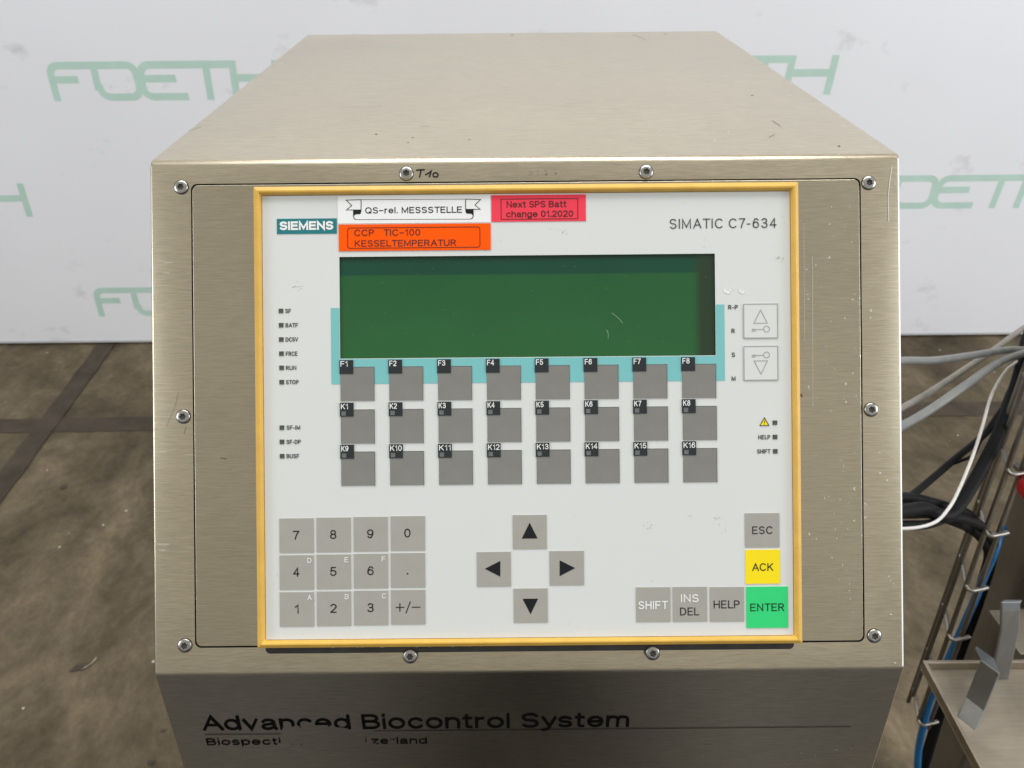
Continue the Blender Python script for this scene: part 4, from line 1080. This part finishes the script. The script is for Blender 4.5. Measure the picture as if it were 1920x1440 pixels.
# red knob on the stand
kc = on_y(1941, 906, 0.605)
kn = MB()
kc_ = rel(kc)
for r0, r1, d0, d1 in ((0.0185, 0.0185, 0.0, 0.012), (0.0185, 0.014, 0.012, 0.019)):
    kn.tube([kc_ + Vector((0, -d0, 0)), kc_ + Vector((0, -d1, 0))], [r0, r1], M['red'], 24)
kn.tube([kc_, kc_ + Vector((0, 0.03, 0))], 0.006, M['stand'], 12)
kn.build('knob', parent=st, smooth=40)['label'] = 'red round knob'

# wire cable tray running up beside the stand
ct = empty('cable_tray', (on_y(1703, 1316, 0.66).x, 0.62, on_y(1703, 1316, 0.66).z))
tag(ct, 'upright galvanised wire cable tray between the cabinet and the grey stand', 'cable tray')
T0 = ct.location
def tl_(p): return Vector(p) - T0
def rail(pb, pt_, y):
    b = on_y(*pb, y); t = on_y(*pt_, y); d = (t - b); t = b + d * ((1.42 - b.z) / d.z)
    q = MB(); q.tube([tl_(b), tl_(t)], 0.0027, M['wire'], 8); q.build('rail_wire', parent=ct)
    return lambda z: b + d * ((z - b.z) / d.z)
RA = rail(C6(128, 1068), C6(468, 95), 0.655)
RB = rail(C6(156, 1032), C6(490, 95), 0.640)
RC = rail(C6(186, 1172), C6(600, 0), 0.610)
RD = rail(C6(240, 1215), C6(672, 20), 0.612)
z0 = RC(0).z + on_y(*C6(190, 1165), 0.610).z
ys = [on_y(*C6(186, 1165), .610).z, on_y(*C6(372, 715), .610).z]
za = on_y(*C6(186, 1168), .610).z; zb = on_y(*C6(362, 690), .610).z; zc = on_y(*C6(455, 435), .610).z
sp = (zc - za) / 3
sp2 = (zb - za) / 2
k = 0
z = za
while z < 1.40:
    a, b, c, d = RA(z), RB(z), RC(z), RD(z)
    q = MB()
    q.tube(catmull([tl_(a + Vector((0, 0, .0052))), tl_((a + c) / 2 + Vector((0, 0, .004))), tl_(c + Vector((-.001, -.006, 0.001))), tl_(c + Vector((.012, -.006, 0))), tl_(d + Vector((.006, -.005, 0)))], 5), 0.0024, M['wire'], 8)
    q.build('cross_wire', parent=ct)
    z += sp2

# cables
def cable(name, pts, r, m, label, cat='cable', group=None):
    P = [on_depth(x, y, zz) for x, y, zz in pts]
    if pts[0][0] < 1520: P.insert(0, Vector((xr - 0.012, P[0].y + 0.004, P[0].z)))   # enters the cabinet's side
    b = MB(); c = P[0]
    b.tube([p - c for p in catmull(P, 10)], r, m, 12)
    o = b.build(name); o.location = c
    return tag(o, label, cat, group)
def C5(x, y, z): return (1660 + x / 3.6, 580 + y / 3.6, z)
cable('grey_cable', [(1470, 690, .505), (1600, 682, .60), C5(130, 348, .68), C5(330, 345, .72), C5(560, 315, .76), C5(780, 280, .80), C5(915, 272, .83), (2000, 662, .9)], 0.0037, M['cable_grey'], 'grey cable running almost level out of the cabinet, topmost there', group='cables right of the cabinet')
cable('grey_cable', [(1480, 868, .51), (1600, 810, .62), C5(135, 655, .70), C5(300, 560, .76), C5(520, 415, .84), C5(720, 282, .90), C5(850, 185, .96), C5(960, 110, 1.0), (2010, 560, 1.08)], 0.0034, M['cable_brownish'], 'dusty grey cable rising steeply to cross behind the level one', group='cables right of the cabinet')
cable('grey_cable', [(1480, 890, .51), (1600, 845, .58), C5(137, 775, .66), C5(330, 660, .70), C5(560, 500, .74), C5(740, 375, .78), C5(880, 312, .81), (2000, 640, .88)], 0.0040, M['cable_grey'], 'thick grey cable climbing below the level one', group='cables right of the cabinet')
cable('white_cable', [(1480, 960, .52), (1620, 985, .60), (1700, 991, .67), C5(330, 1440, .70), C5(430, 1340, .73), C5(500, 1210, .75), C5(590, 990, .77), C5(655, 790, .78), C5(720, 570, .80), C5(810, 420, .82), C5(880, 362, .84), (1960, 640, .86)], 0.0015, M['cable_white'], 'thin white cable curving down past the black cables', group='cables right of the cabinet')
cable('black_cable', [(1480, 985, .52), (1620, 966, .62), (1697, 957, .70), C5(270, 1345, .73), C5(400, 1395, .745), C5(500, 1320, .76), C5(640, 1090, .78), C5(770, 830, .80), C5(860, 590, .82), C5(920, 380, .84), C5(960, 200, .86), (1960, 560, .88)], 0.0064, M['cable_black'], 'thickest black cable sweeping up to the right, crossing the white one', group='cables right of the cabinet')
cable('black_cable', [(1500, 1040, .53), (1630, 975, .66), C5(150, 1275, .74), C5(330, 1130, .78), C5(470, 1010, .80), C5(640, 870, .83), C5(770, 730, .86), C5(840, 560, .88), (1930, 660, .92)], 0.0036, M['cable_black'], 'slim straight black cable slanting up from behind the cabinet', group='cables right of the cabinet')
cable('black_cable', [C5(430, 1050, .80), C5(500, 1025, .795), C5(590, 985, .79), C5(640, 890, .80), C5(690, 800, .82), C5(780, 670, .85)], 0.0018, M['cable_black'], 'thin black wire looping beside the slim straight black cable', group='cables right of the cabinet')
cable('black_cable', [(1490, 950, .52), (1620, 933, .64), C5(150, 1270, .74), C5(300, 1300, .76), C5(440, 1340, .79), C5(560, 1385, .83), (1846, 998, .86), (1862, 1018, .89), (1860, 1050, .93), (1846, 1100, .96), (1826, 1160, .99), (1800, 1230, 1.03), (1770, 1320, 1.07), (1740, 1420, 1.10), (1700, 1560, 1.14)], 0.0052, M['cable_black'], 'black cable bending over and down inside the wire tray', group='cables right of the cabinet')
cable('black_cable', [(1490, 975, .53), (1620, 962, .65), C5(140, 1380, .75), C5(300, 1380, .77), C5(430, 1420, .80), (1815, 990, .84), (1840, 1010, .87), (1853, 1040, .92), (1842, 1085, .955), (1822, 1150, .985), (1797, 1222, 1.025), (1762, 1325, 1.075), (1730, 1430, 1.11), (1690, 1570, 1.15)], 0.0050, M['cable_black'], 'lower black cable bending down against the other in the wire tray', group='cables right of the cabinet')
cable('black_cable', [(1500, 1000, .53), (1630, 990, .63), (1697, 985, .70), (1740, 983, .735), (1775, 972, .755), (1800, 972, .77), (1840, 985, .81)], 0.0044, M['cable_black'], 'short black cable passing level under the white cable', group='cables right of the cabinet')
cable('blue_hose', [(1880, 985, .90)] + [C6(x, y) + (zz,) for x, y, zz in ((610, 235, 0.895), (560, 350, 0.915), (500, 500, 0.935), (430, 660, 0.955), (360, 815, 0.975), (262, 1030, 1.000), (215, 1200, 1.020), (188, 1330, 1.040), (180, 1440, 1.055))] + [(1716, 1520, 1.11)],
      0.0046, M['hose_blue'], 'bright blue hose running down inside the wire cable tray', 'hose')
